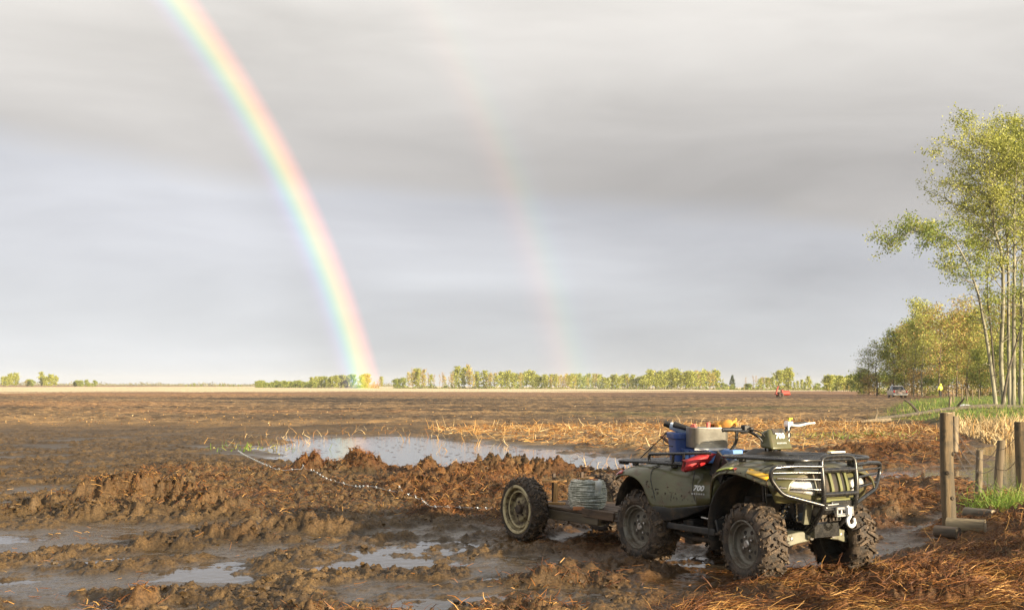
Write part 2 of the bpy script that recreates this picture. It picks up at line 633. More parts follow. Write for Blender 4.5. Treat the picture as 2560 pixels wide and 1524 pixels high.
def terrain(x, y, fine=True):
    """height, albedo (n,3), roughness of the mud, straw and field at world points"""
    x, y = np.asarray(x, np.float32), np.asarray(y, np.float32)
    wx = x + 0.22 * fbm(x, y, .8, 3, 101)
    wy = y + 0.22 * fbm(x, y, .8, 3, 131)
    c, s = 0.78, 0.62                                     # the way the wheel ruts run
    u, v = wx * c + wy * s, -wx * s + wy * c
    rut = fbm(u / 2.6, v, .95, 4, 5, gain=.55)
    broad = fbm(x, y, 4.0, 3, 9)
    dip = np.zeros_like(x)
    for (px, py, rx, ry, rot) in PUDDLES:
        rx, ry = rx * 1.0, ry * 1.05
        near = (np.abs(x - px) < rx * 2 + ry * 2 + .5) & (np.abs(y - py) < rx * 2 + ry * 2 + .5)
        if near.any():
            dip[near] = np.maximum(dip[near], ellipse_dip(wx[near], wy[near], px, py, rx, ry, rot))
    A = sstep(rut + .25 * broad + .12 * fbm(x, y, .45, 3, 7), -.30, .32)               # 0 silty flats, 1 churned ridges
    dip = dip * np.clip(.90 + .50 * fbm(x, y, .38, 4, 141, gain=.6), 0, 1.25)
    A = A * (1 - .7 * np.clip(dip, 0, 1))
    far = sstep(y, 30, 46)
    lump = 0.5 * clods(wx, wy, .15, 21, .5) + 0.42 * clods(x + .3, y, .085, 31, .6) + .30 * clods(x, y + .7, .048, 35, .65)
    grain = fbm(x, y, .13, 4, 41, gain=.72)
    ridg = fbm(x * 1.2, y, .30, 4, 47, ridged=True)
    z = -.040 + .014 * broad + A * (.022 + .050 * lump + .016 * ridg) + (.006 + .025 * A) * grain + .03 * sstep(y, 14, 19) * (1 - sstep(np.abs(x - 7), 5, 8) * 0)
    hay = np.zeros_like(x)
    hd = poly_sdf(wx, wy, HAY)
    hm = 1 - sstep(hd, -.25, .15)
    hay = np.maximum(hay, hm * sstep(fbm(x, y, .7, 3, 61) + .45, -.2, .5))
    z = z + hm * (.035 + .03 * fbm(x, y, .5, 3, 63))
    sf = 1 - sstep(poly_sdf(wx, wy, STRAW_FLAT), -.4, .3)
    flat_hay = sf * sstep(fbm(x, y, 1.2, 3, 67) + .25, -.25, .45)
    hay = np.maximum(hay, flat_hay * .8)
    z = z + sf * (.03 + .03 * fbm(x, y * .6, .9, 3, 68))
    # spoil bank in front of the pond
    bx = sstep(x, -7.2, -5.2) * (1 - sstep(x, 3.2, 4.6))
    prof = sstep(wy, 12.7, 17.6) * (1 - sstep(wy, 19.2, 20.9 + .5 * np.clip(-x - 2, 0, 4)))
    bank = bx * prof
    bl = .6 * clods(wx, wy, .30, 71, .6) + .45 * clods(x, y, .15, 75, .7) + .3 * clods(x, y, .07, 78, .7)
    z = z + bank * (.05 - .05 * sstep(-x, 1.2, 3.0) + .045 * fbm(x, y, 1.3, 3, 73) + .05 * bl + .05 * lump + .02 * grain)
    hay = np.maximum(hay, bank * sstep(fbm(x, y, 1.0, 4, 77) + .28 * np.clip((x + 2.5) / 2, -1, 1), -.02, .5))
    for (hx, hy, rx, ry, hh, hf) in HEAPS:
        near = (np.abs(x - hx) < 2.4 * rx + .4) & (np.abs(y - hy) < 2.4 * ry + .4)
        if not near.any():
            continue
        d2 = ((wx[near] - hx) / rx) ** 2 + ((wy[near] - hy) / ry) ** 2
        g = np.exp(-d2 * 1.4)
        z[near] += hh * g * (.95 + .10 * ridg[near]) + np.minimum(1, g * 2.2) * (.045 * lump[near] + .04 * bl[near] + .022 * grain[near])
        hay[near] = np.maximum(hay[near], hf * sstep(g, .1, .45))
    # puddles and ponds
    pond = 1 - sstep(poly_sdf(x + .9 * fbm(x, y, 2.2, 3, 103), y + .9 * fbm(x, y, 2.2, 3, 107), POND), -.7, .45)
    pond = np.maximum(pond, 1 - sstep(poly_sdf(x + .5 * fbm(x, y, 1.6, 3, 104), y + .9 * fbm(x, y, 1.6, 3, 109), POND_RIGHT), -.6, .4))
    z = z * (1 - .75 * pond) - .095 * pond - dip * (.020 + .022 * (1 - A) + .13 * sf)
    z = z - dip * .35 * np.clip(z - WATER, 0, .05)
    # belt of flattened dead reeds behind the pond
    belt = 1 - sstep(poly_sdf(wx, wy, BELT), -.7, .6)
    z = z + belt * (.045 + .03 * fbm(x, y, .9, 3, 83)) * (1 - pond)
    straw = belt * sstep(fbm(x, y, 1.5, 3, 85) + .5, -.1, .5)
    # ploughed field
    fc, fs = math.cos(rad(32)), math.sin(rad(32))
    fu, fv = x * fc + y * fs, -x * fs + y * fc
    fur = np.sin(fv * 2 * math.pi / .75 + 1.5 * fbm(x, y, 6, 2, 91)) * .035
    fade = 1 - sstep(y, 160, 320)
    fieldz = .05 + (fur + .085 * fbm(x, y, 1.3, 4, 93) + .045 * bl * (y < 75)) * fade + .10 * fbm(x, y, 14, 2, 95)
    z = z * (1 - far) + fieldz * far * (1 - belt * .6)
    grass = 1 - sstep(poly_sdf(x, y + 2 * fbm(x, y, 6, 2, 97), GRASS), -2.5, 1.5)
    z = z + grass * .22
    # colour of the stuff itself
    n1_ = fbm(x, y, 1.7, 4, 201)
    n2_ = fbm(x, y, .22, 3, 211)
    k = np.clip(.42 + .26 * n1_ + .36 * n2_ + .18 * (A - .4), 0, 1)[:, None]
    col = np.array([.038, .023, .011]) * (1 - k) + np.array([.205, .130, .058]) * k
    # silt on the flats is greyer
    silt = ((1 - A) * (1 - hay))[:, None] * .6
    col = col * (1 - silt) + np.array([.088, .060, .028]) * silt
    rk = ((1 - sstep(poly_sdf(wx, wy, RED_MUD), -.6, .5)) * np.clip(.62 + .35 * n2_ + .25 * n1_, 0, 1))[:, None] * .8
    col = col * (1 - rk) + np.array([.088, .038, .015]) * rk
    hn = np.clip(.5 + .55 * fbm(x, y, .6, 4, 221), 0, 1)[:, None]
    dark_hay = np.array([.085, .030, .010])
    gold_hay = np.array([.245, .110, .032])
    haycol = dark_hay * (1 - hn) + gold_hay * hn
    speck = np.clip(.55 + .6 * n2_, 0, 1)
    hk = (hay * speck)[:, None]
    col = col * (1 - hk) + haycol * hk
    st = (straw * np.clip(.75 + .4 * n2_, 0, 1))[:, None]
    col = col * (1 - st) + np.array([.46, .30, .13]) * st
    # field colours: bands of drier soil, orange trash and pale stubble far out
    b1 = fbm(x / 3.0, y, 14, 4, 231)
    b2 = fbm(x / 4.0, y, 45, 3, 241)
    b3 = fbm(x / 2.0, y / 1.3, 1.1, 3, 251)
    b4 = fbm(fu / 30, fv, 2.6, 3, 271, gain=.6)
    kf = np.clip(.54 + .45 * b1 + .36 * b3 + .45 * b4, 0, 1)[:, None]
    fcol = np.array([.075, .050, .028]) * (1 - kf) + np.array([.385, .245, .115]) * kf
    orange = np.clip(ellipse_dip(x, y, -13.5, 60, 8, 4.0, 0, .6) * (.5 + .8 * b3) + sstep(b2 + .5 * sstep(-x - .12 * y, 0, 20), .05, .7) * sstep(y, 62, 90) * .8, 0, 1)[:, None]
    fcol = fcol * (1 - orange) + np.array([.47, .250, .105]) * orange
    dark = (ellipse_dip(x, y, -3, 49, 15, 3.5, 0, .6) * .75)[:, None]
    fcol = fcol * (1 - dark) + np.array([.085, .062, .042]) * dark
    red = (sstep(y, 130, 200) * .7)[:, None]
    fcol = fcol * (1 - red) + np.array([.400, .220, .115]) * red
    edge_y = 300 + 1.15 * x
    stub = (sstep(y + 45 * b2, edge_y * .86, edge_y * 1.04))[:, None]
    fcol = fcol * (1 - stub) + np.array([.98, .80, .50]) * stub
    greenish = (sstep(fbm(x / 3, y, 9, 3, 261), .15, .7) * sstep(x, -2, 10) * (1 - sstep(y, 60, 110)) * .45)[:, None]
    fcol = fcol * (1 - greenish) + np.array([.17, .19, .06]) * greenish
    ff = (far * (1 - belt))[:, None]
    col = col * (1 - ff) + fcol * ff
    gk = (grass * np.clip(.7 + .5 * n2_, 0, 1))[:, None]
    col = col * (1 - gk) + np.array([.17, .25, .04]) * gk
    col = col * .80
    wet = np.clip(1 - (z - WATER) / .05, 0, 1) * (1 - far)
    rough = .62 - .42 * wet * (.4 + .6 * (1 - A)) + .18 * hay + .15 * far
    return z, col, rough


def ground_z(x, y):
    return float(terrain(np.array([x]), np.array([y]))[0][0])


def ground_zs(xs, ys):
    return terrain(np.asarray(xs), np.asarray(ys))[0]


def soil_mat(name, fine, dist):
    m, nt, b = new_mat(name)
    a = nt.nodes.new('ShaderNodeAttribute')
    a.attribute_name = 'soil'
    n = noise_node(nt, fine, detail=6, rough=.7)
    f = ramp(nt, n.outputs[0], .3, .72)
    dk = nt.nodes.new('ShaderNodeMix')
    dk.data_type = 'RGBA'
    dk.blend_type = 'MULTIPLY'
    dk.inputs[0].default_value = 1
    nt.links.new(a.outputs['Color'], dk.inputs[6])
    nt.links.new(mixc(nt, f, (.42, .39, .36), (1.62, 1.60, 1.52)), dk.inputs[7])
    nt.links.new(dk.outputs[2], b.inputs['Base Color'])
    nt.links.new(a.outputs['Alpha'], b.inputs['Roughness'])
    b.inputs['Specular IOR Level'].default_value = .32
    bp = nt.nodes.new('ShaderNodeBump')
    bp.inputs['Distance'].default_value = dist
    st = nt.nodes.new('ShaderNodeMapRange')
    nt.links.new(a.outputs['Alpha'], st.inputs[0])
    for i_, v_ in ((1, .2), (2, .6), (3, .10), (4, .62)):
        st.inputs[i_].default_value = v_
    nt.links.new(st.outputs[0], bp.inputs['Strength'])
    nt.links.new(n.outputs[0], bp.inputs['Height'])
    nt.links.new(bp.outputs[0], b.inputs['Normal'])
    return m


def fan(name, ys, tans, mat):
    """ground mesh whose rows are closer where it is seen closer"""
    Y, T = np.meshgrid(ys, tans, indexing='ij')
    X = Y * T
    x, y = X.ravel().astype(np.float32), Y.ravel().astype(np.float32)
    z, col, rough = terrain(x, y)
    nr, nc = len(ys), len(tans)
    i = (np.arange(nr - 1)[:, None] * nc + np.arange(nc - 1)[None, :]).ravel()
    Fq = np.stack([i, i + 1, i + nc + 1, i + nc], 1)
    o = raw_mesh(name, np.stack([x, y, z], 1), Fq, mat, smooth=True)
    ca = o.data.attributes.new('soil', 'FLOAT_COLOR', 'POINT')
    ca.data.foreach_set('color', np.concatenate([np.clip(col, 0, 1), rough[:, None]], 1).astype(np.float32).ravel())
    return o


def rows_near(y0, y1, step, knee):
    ys = [y0]
    while ys[-1] < y1:
        y = ys[-1]
        ys.append(y + step * max(1, (y / knee) ** 2))
    ys[-1] = y1
    return np.array(ys)


mud_mat = soil_mat('churned_mud', 55, .012)
field_mat = soil_mat('ploughed_soil', 2.2, .25)
tans = np.concatenate([np.linspace(-.72, -.47, 60)[:-1], np.linspace(-.47, .47, 740), np.linspace(.47, .72, 60)[1:]])
NEAR_END = 44.0
ground = fan('ground', rows_near(6.2, NEAR_END, .0225, 16.0), tans, mud_mat)
tag(ground, 'churned wet brown mud with clods, ruts and straw in the foreground', kind='structure')
field_rows = np.concatenate([[NEAR_END], NEAR_END * np.cumprod(np.full(220, 1.006))])
field_rows = np.concatenate([field_rows, field_rows[-1] * np.cumprod(np.full(195, 1.0150))])
tans2 = np.concatenate([np.linspace(-.80, -.47, 50)[:-1], np.linspace(-.47, .47, 520), np.linspace(.47, .80, 50)[1:]])
field = fan('field', field_rows, tans2, field_mat)
tag(field, 'wide flat ploughed brown field running to the horizon', kind='structure')
plain_mat = pbr('plain_soil', (.13, .09, .055), .8, col2=(.2, .14, .085), scale=.2)
b_ = MB()
b_.box((0, 1500, -.50), (9000, 9000, .3))
tag(b_.build('terrain', plain_mat, smooth=False), 'bare soil carrying on beyond the field', kind='structure')

# water: one flat sheet per body, lying in the hollows of the mud
m, nt, b = new_mat('muddy_water')
b.inputs['Base Color'].default_value = (.075, .058, .040, 1)
b.inputs['Roughness'].default_value = .06
b.inputs['IOR'].default_value = 1.333
b.inputs['Specular IOR Level'].default_value = .5
n = noise_node(nt, 9.0, detail=3, rough=.5)
bp = nt.nodes.new('ShaderNodeBump')
bp.inputs['Strength'].default_value = .15
bp.inputs['Distance'].default_value = .02
nt.links.new(n.outputs[0], bp.inputs['Height'])
nt.links.new(bp.outputs[0], b.inputs['Normal'])
water_mat = m


def water_sheet(name, P, label, z=WATER):
    V = [(px, py, z) for px, py in P]
    me = bpy.data.meshes.new(name)
    me.from_pydata(V, [], [tuple(range(len(V)))])
    me.materials.append(water_mat)
    o = bpy.data.objects.new(name, me)
    COL.objects.link(o)
    return tag(o, label, kind='structure')


water_sheet('pond', [(-9, 19.5), (4.3, 19.5), (4.3, 42), (-9, 42)], 'grey sheet of standing water between the spoil bank and the field')
water_sheet('puddle', [(-10, 6.2), (10, 6.2), (10, 19.48), (-10, 19.48)], 'shallow grey puddles lying in the ruts of the foreground mud')
water_sheet('flooded_ditch', [(4.32, 19.5), (24, 19.5), (24, 42), (4.32, 42)], 'flooded low ground among the fence posts')

# ------------------------------------------------------------------ materials for the vehicles
MUD = (.062, .042, .026)
olive = pbr('olive_paint', (.118, .112, .048), .36, col2=(.090, .086, .038), scale=3, dirt=(.105, .072, .040), dscale=8, dlo=.51, dhi=.66, rough2=.6, coat=.25, bump=.03, bscale=120)
olive_grille = pbr('olive_bar_paint', (.14, .145, .055), .4, dirt=(.10, .075, .045), dscale=20, dlo=.6, dhi=.75)
black_metal = pbr('black_tube_paint', (.014, .014, .015), .26, col2=(.03, .028, .026), scale=25, coat=.35, dirt=(.09, .07, .05), dscale=35, dlo=.63, dhi=.75, rough2=.6)
black_plastic = pbr('black_plastic', (.016, .016, .017), .5, col2=(.028, .026, .023), scale=9, dirt=(.085, .062, .042), dscale=11, dlo=.50, dhi=.68, bump=.1, bscale=90)
dark_inner = pbr('muddy_inner_plastic', (.020, .017, .014), .7, dirt=(.075, .052, .034), dscale=7, dlo=.45, dhi=.62, bump=.3, bscale=30)
tyre_rubber = pbr('muddy_rubber', (.030, .024, .019), .75, dirt=(.088, .062, .042), dscale=10, dlo=.40, dhi=.60, bump=.5, bscale=60)
tread_mud = pbr('tread_with_mud', (.046, .033, .023), .6, dirt=(.150, .098, .056), dscale=13, dlo=.42, dhi=.62, rough2=.45, bump=.7, bscale=70)
rim_steel = pbr('muddy_grey_steel', (.17, .155, .125), .45, metal=.3, dirt=(.105, .080, .055), dscale=10, dlo=.42, dhi=.62)
bolt_steel = pbr('bright_steel', (.5, .48, .45), .35, metal=.9, dirt=(.10, .075, .05), dscale=30, dlo=.5, dhi=.65)
silver = pbr('silver_metal', (.72, .72, .72), .28, metal=.85, dirt=(.35, .32, .28), dscale=30, dlo=.6, dhi=.7)
white_plastic = pbr('white_plastic', (.78, .78, .76), .35)
amber = pbr('amber_reflector', (.75, .42, .02), .25, coat=.5)
red_lens = pbr('red_reflector', (.45, .025, .02), .25, coat=.5)
lens_mat = pbr('headlight_lens', (.86, .86, .84), .08, col2=(.42, .42, .42), scale=14, lo=.35, hi=.6, dirt=(.25, .22, .18), dscale=16, dlo=.58, dhi=.64, coat=1.0)
seat_vinyl = pbr('black_vinyl', (.022, .019, .018), .42, col2=(.035, .029, .026), scale=6, bump=.1, bscale=150)
arm_paint = pbr('olive_grey_arm_paint', (.20, .195, .13), .45, col2=(.15, .145, .10), scale=6, dirt=(.09, .065, .042), dscale=14, dlo=.52, dhi=.66)
sticker_green = pbr('green_sticker', (.40, .52, .05), .4, col2=(.55, .55, .12), scale=60)
white_print = pbr('white_print', (.72, .72, .70), .5)
grey_print = pbr('grey_print', (.45, .45, .43), .5)
yellow_mat = pbr('yellow_plastic', (.75, .55, .03), .4)

QX, QY, QRZ = 1.856, 9.575, rad(-57.86)
quad = thing('quad_bike', (QX, QY, -.04), QRZ, 'muddy olive green quad bike with black racks and front bull bar parked on wet mud', 'quad bike')


def wheel_parts(parent, loc, s, steer, tyre_r, rim_r, width, tyre_m, tread_m, rim_builder, lugs=18, chunky=1.0, seed=0):
    """tyre (the wheel's mesh) with rim and tread as sub-parts; s=-1: outer face towards -y"""
    R = random.Random(seed)
    w = width / 2
    t = MB()
    rc = tyre_r - .018
    t.lathe([(-w + .035, rim_r - .012), (-w + .012, rim_r + .008), (-w, rim_r + .035), (-w + .002, rc - .05), (-w + .022, rc - .016), (-w * .5, rc - .004), (0, rc),
             (w * .5, rc - .004), (w - .022, rc - .016), (w - .002, rc - .05), (w, rim_r + .035), (w - .012, rim_r + .008), (w - .035, rim_r - .012)], 56)
    wheel = t.build('wheel', tyre_m, parent, angle=60)
    wheel.location = loc
    wheel.rotation_euler = (0, R.uniform(0, 6), 0)
    wheel.rotation_mode = 'YXZ' if False else 'XYZ'
    wheel.rotation_euler = (0, 0, steer)
    tr = MB()
    for k in range(lugs):
        for side in (-1, 1):
            a0 = 2 * math.pi * (k + (.5 if side > 0 else 0)) / lugs
            rows = []
            for q in range(5):
                f = q / 4
                ax = side * (f * w * 1.01 - .004)
                ang = a0 + side * 0 + (-.20 * f + .03)
                rr = rc + (0 if f < .8 else -.016) - (.028 if f > .95 else 0)
                hgt = (.013 + R.uniform(-.003, .005)) * chunky
                hw = (.010 + R.uniform(-.003, .006)) * (1 + .3 * f) * chunky
                sec = []
                for (da, dr) in ((-hw, -.010), (-hw * .75, hgt), (hw * .75, hgt), (hw, -.010)):
                    r_ = rr + dr + R.uniform(-.003, .003)
                    b = ang + da / rc
                    sec.append((r_ * math.cos(b), ax, r_ * math.sin(b)))
                rows.append(sec)
            tr.loft(rows)
    # clods of mud caught between the lugs
    for k in range(420):
        a, ax = R.uniform(0, 6.283), R.uniform(-w * .95, w * .95)
        rr = rc + R.uniform(-.004, .012) - (.02 if abs(ax) > .85 * w else 0)
        sz = R.uniform(.006, .024)
        c = Vector((rr * math.cos(a), ax, rr * math.sin(a)))
        tr.box(c, (sz, sz * R.uniform(.8, 1.8), sz * .8), (R.uniform(0, 3), R.uniform(0, 3), R.uniform(0, 3)), taper=(.6, .6))
    for k in range(40):                                   # splashes on the side wall
        a, r_ = R.uniform(0, 6.283), R.uniform(rim_r + .02, rc - .02)
        sz = R.uniform(.008, .022)
        tr.box((r_ * math.cos(a), s * (w + .002), r_ * math.sin(a)), (sz, .008, sz), (0, a, 0), taper=(.7, .7))
    tag(tr.build('tread', tread_m, wheel, angle=30), kind='stuff')
    rim_builder(wheel, s, w, rim_r)
    return wheel


def quad_rim(wheel, s, w, r):
    b = MB()
    o = lambda d: s * (w - d)
    b.lathe([(o(.022), r + .008), (o(.012), r + .004), (o(.010), r - .006), (o(.020), r - .014), (o(.034), r - .018), (o(.036), r - .030), (o(.060), r - .034),
             (o(.075), r - .052), (o(.072), r - .075), (o(.066), .058), (o(.060), .046), (o(.060), .0)], 48)
    b.lathe([(o(.03), r - .01), (-s * (w - .03), r - .01), (-s * (w - .02), r + .006)], 40)
    rim = b.build('rim', rim_steel, wheel, angle=35)
    h = MB()
    for k in range(7):
        a = 2 * math.pi * k / 7 + .3
        rr = (r - .075 + .055) * .5 + .012
        rr = r - .085
        c = (rr * math.cos(a), o(.0695), rr * math.sin(a))
        h.lathe([(-s * .004, .016), (s * .0018, .0155), (s * .0018, 0)], 12, 'y', c)
    tag(h.build('rim_hole', dark_inner, wheel, angle=30), kind='stuff')
    g = MB()
    for k in range(4):
        a = 2 * math.pi * k / 4 + .6
        g.lathe([(0, .011), (s * .014, .0105), (s * .016, .004), (s * .016, 0)], 6, 'y', (.056 * math.cos(a), o(.064), .056 * math.sin(a)))
    g.lathe([(0, .034), (s * .018, .032), (s * .026, .022), (s * .026, 0)], 18, 'y', (0, o(.062), 0))
    tag(g.build('lug_nut', bolt_steel, wheel, angle=30), kind='stuff')


TR = .302
for (x, s, w, seed, st) in ((.635, -1, .235, 1, rad(-7)), (.635, 1, .235, 2, rad(-7)), (-.635, -1, .265, 3, 0), (-.635, 1, .265, 4, 0)):
    wheel_parts(quad, (x, s * (.585 - w / 2), TR - .002), s, st, TR, .176, w, tyre_rubber, tread_mud, quad_rim, lugs=17, seed=seed)

# ---- bodywork
def mirror_rows(st, mid=None):
    """stations of near-side points (x, [(y,z)...]) -> full-width rows"""
    rows = []
    for x, pts in st:
        near = [(x if len(p) == 2 else p[2], p[0], p[1]) for p in pts]
        farp = [(a, -b, c) for a, b, c in near]
        rows.append(near[::-1] + farp)
    return rows


rear_st = [
    (-.955, [(-.14, .735), (-.34, .728), (-.47, .708), (-.535, .680), (-.55, .655)]),
    (-.93, [(-.14, .772), (-.34, .765), (-.48, .742), (-.555, .708), (-.57, .678)]),
    (-.86, [(-.14, .800), (-.36, .794), (-.50, .772), (-.580, .735), (-.592, .705)]),
    (-.75, [(-.14, .812), (-.37, .806), (-.51, .786), (-.592, .752), (-.604, .722)]),
    (-.64, [(-.14, .815), (-.37, .808), (-.51, .788), (-.594, .750), (-.608, .716)]),
    (-.55, [(-.14, .815), (-.37, .806), (-.505, .780), (-.588, .725), (-.606, .680)]),
    (-.49, [(-.14, .815), (-.37, .804), (-.500, .770), (-.580, .685), (-.600, .610)]),
    (-.455, [(-.14, .815), (-.37, .802), (-.494, .760), (-.570, .640), (-.592, .520)]),
    (-.42, [(-.14, .815), (-.368, .800), (-.486, .748), (-.556, .615), (-.578, .470)]),
    (-.40, [(-.14, .813), (-.366, .797), (-.478, .738), (-.545, .610), (-.562, .465)]),
    (-.30, [(-.14, .808), (-.355, .788), (-.450, .715), (-.505, .600), (-.522, .472)]),
    (-.18, [(-.14, .795), (-.335, .770), (-.415, .692), (-.462, .600), (-.478, .490)]),
    (-.07, [(-.14, .770), (-.305, .742), (-.375, .675), (-.420, .602), (-.436, .510)]),
    (.03, [(-.14, .730), (-.270, .700), (-.335, .655), (-.380, .600), (-.396, .530)]),
    (.07, [(-.14, .690), (-.240, .660), (-.300, .630), (-.350, .590), (-.366, .540)])]
b = MB()
b.grid(mirror_rows(rear_st))
b.build('rear_fender', olive, quad, sub=2, solid=.012, angle=55)
# a pressed crease panel on each side with the figures
front_st = [
    (.185, [(-.12, .905), (-.29, .885), (-.42, .815), (-.482, .690), (-.500, .560)]),
    (.215, [(-.12, .905), (-.31, .888), (-.445, .828), (-.510, .735), (-.530, .640)]),
    (.27, [(-.12, .905), (-.32, .892), (-.47, .848), (-.545, .785), (-.565, .735)]),
    (.35, [(-.12, .905), (-.34, .894), (-.49, .862), (-.570, .822), (-.588, .790)]),
    (.47, [(-.12, .905), (-.36, .894), (-.51, .870), (-.585, .845), (-.600, .815)]),
    (.62, [(-.12, .902), (-.36, .889), (-.51, .866), (-.585, .840), (-.600, .808)]),
    (.76, [(-.12, .893), (-.36, .875), (-.50, .846), (-.570, .812), (-.585, .772)]),
    (.87, [(-.12, .880), (-.35, .856), (-.475, .822), (-.535, .780), (-.548, .730)]),
    (.94, [(-.12, .868), (-.34, .838), (-.445, .802), (-.490, .755), (-.500, .700)]),
    (.975, [(-.12, .855), (-.31, .822), (-.410, .785), (-.440, .740), (-.445, .690)])]
b = MB()
b.grid(mirror_rows(front_st))
b.build('front_fender', olive, quad, sub=2, solid=.012, angle=55)


def cowl_x(y, z):
    return 1.000 - .55 * abs(y) ** 1.9 - .50 * max(0, z - .70) ** 1.25 - .18 * max(0, .70 - z)


b = MB()
rows = []
for i in range(15):
    z = .615 + .235 * i / 14
    wy = .515 - .45 * max(0, .72 - z)
    rows.append([(cowl_x(y, z), y, z) for y in np.linspace(-wy, wy, 31)])
b.grid(rows)
b.build('front_cowl', olive, quad, solid=.01, angle=50)
for s in (-1, 1):
    rows = []
    for i in range(7):
        f = i / 6
        r_ = []
        for k in range(13):
            g = k / 12
            y = .195 + (.495 - .195) * g
            lo = .668 + .050 * g
            hi = .785 + .025 * g - .05 * max(0, .25 - g) * 2
            z = lo + (hi - lo) * f
            r_.append((cowl_x(y, z) + .006 + .010 * math.sin(math.pi * f) * math.sin(math.pi * g), s * y, z))
        rows.append(r_)
    b = MB()
    b.grid(rows)
    b.build('headlight', lens_mat, quad, solid=.014)
b = MB()
rows = [[(cowl_x(y, z) + .004, y, z) for y in np.linspace(-.168, .168, 9)] for z in np.linspace(.668, .822, 7)]
b.grid(rows)
b.build('grille_opening', dark_inner, quad, solid=.01)
for y in (-.125, -.045, .045, .125):
    b = MB()
    rows = []
    for z in np.linspace(.655, .835, 8):
        x0 = cowl_x(y, z) + .005
        rows.append([(x0, y - .017, z), (x0 + .016, y - .013, z), (x0 + .016, y + .013, z), (x0, y + .017, z)])
    b.loft(rows)
    b.build('grille_bar', olive_grille, quad, angle=30)
b = MB()
b.box((.995, 0, .628), (.03, .40, .025))
b.build('lower_grille_rail', olive_grille, quad, bevel=.006)
# black splash guard and foot well on both sides
for s in (-1, 1):
    b = MB()
    rows = []
    for x, yo, zt, zb in ((-.44, .583, .49, .385), (-.37, .552, .485, .378), (-.28, .512, .49, .385), (-.16, .470, .50, .42), (-.05, .430, .515, .47), (.05, .38, .54, .52)):
        rows.append([(x, s * (yo - .012), zt + .02), (x, s * (yo + .004), zt - .01), (x, s * (yo - .004), (zt + zb) / 2), (x, s * (yo - .012), zb), (x, s * (yo - .10), zb - .012)])
    b.grid(rows)
    b.build('splash_guard', black_plastic, quad, solid=.01)
    b = MB()
    b.box((-.02, s * .40, .335), (.62, .23, .022))
    b.box((.27, s * .40, .385), (.022, .22, .12), (0, rad(-18), 0))
    b.box((-.02, s * .515, .345), (.56, .022, .05))
    b.build('footwell', black_plastic, quad, bevel=.008)
    b = MB()
    b.box((-.17, s * .36, .30), (.10, .10, .19), taper=(1.25, 1.2))
    b.tube(fillet([(-.35, s * .40, .285), (-.1, s * .44, .262), (.22, s * .44, .265)], .08), .022)
    b.build('nerf_bar', dark_inner, quad, bevel=.01)
    # liner of the front wheel arch
    b = MB()
    rows = []
    for k in range(10):
        a = rad(205 - k * 15.5)
        rows.append([(.60 + .41 * math.cos(a), s * yy, .39 + .42 * math.sin(a)) for yy in (.53, .42, .27, .20)])
    b.grid(rows)
    b.build('wheel_arch_liner', dark_inner, quad, solid=.008)
    b = MB()
    rows = []
    for k in range(12):
        a = rad(172 - k * 13)
        rows.append([(-.66 + .33 * math.cos(a), s * yy, .395 + .345 * math.sin(a)) for yy in (.525, .42, .27, .18)])
    b.grid(rows)
    b.build('wheel_arch_liner', dark_inner, quad, solid=.008)


def skin_patch(name, st, mat, quads, off=.004, s=-1, n=7):
    """flat marking lying on the fender skin: quads = four (x, f) corners, f measured along the section"""
    def onskin(x, f):
        for (x0, p0), (x1, p1) in zip(st, st[1:]):
            if x0 <= x <= x1:
                t = (x - x0) / (x1 - x0)
                P = [(a[0] * (1 - t) + c[0] * t, a[1] * (1 - t) + c[1] * t) for a, c in zip(p0, p1)]
                k = min(int(f), len(P) - 2)
                g = f - k
                y, z = P[k][0] * (1 - g) + P[k + 1][0] * g, P[k][1] * (1 - g) + P[k + 1][1] * g
                dy, dz_ = P[k + 1][0] - P[k][0], P[k + 1][1] - P[k][1]
                L = math.hypot(dy, dz_) or 1
                nrm = (dz_ / L, -dy / L)
                if nrm[0] > 0 and nrm[1] < 0:
                    nrm = (-nrm[0], -nrm[1])
                return Vector((x, y + nrm[0] * off, z + nrm[1] * off))
    A, B, C, D = quads
    rows = []
    for i in range(n):
        u = i / (n - 1)
        p, q = (A[0] + (B[0] - A[0]) * u, A[1] + (B[1] - A[1]) * u), (D[0] + (C[0] - D[0]) * u, D[1] + (C[1] - D[1]) * u)
        rows.append([onskin(p[0] + (q[0] - p[0]) * v, p[1] + (q[1] - p[1]) * v) for v in (0, .34, .67, 1)])
    if s > 0:
        rows = [[Vector((v.x, -v.y, v.z)) for v in r] for r in rows]
    b = MB()
    b.grid(rows)
    return b.build(name, mat, quad, solid=.003)


for s in (-1, 1):
    skin_patch('amber_reflector', front_st, amber, ((.645, 2.25), (.845, 2.30), (.850, 3.15), (.675, 3.05)), s=s, off=.002)
    skin_patch('tail_reflector', rear_st, red_lens, ((-.925, 2.75), (-.80, 2.75), (-.79, 3.55), (-.915, 3.6)), s=s, off=.007)
skin_patch('safety_sticker', front_st, sticker_green, ((.34, 2.75), (.52, 2.65), (.52, 3.0), (.34, 3.2)), off=.003)
skin_patch('safety_sticker', front_st, red_lens, ((.522, 2.65), (.552, 2.65), (.552, 2.98), (.522, 3.0)), off=.003)

for s in (-1, 1):
    skin_patch('side_panel', rear_st, olive, ((-.115, .9), (.055, .9), (.060, 3.9), (-.045, 3.95)), s=s, off=.009, n=9)

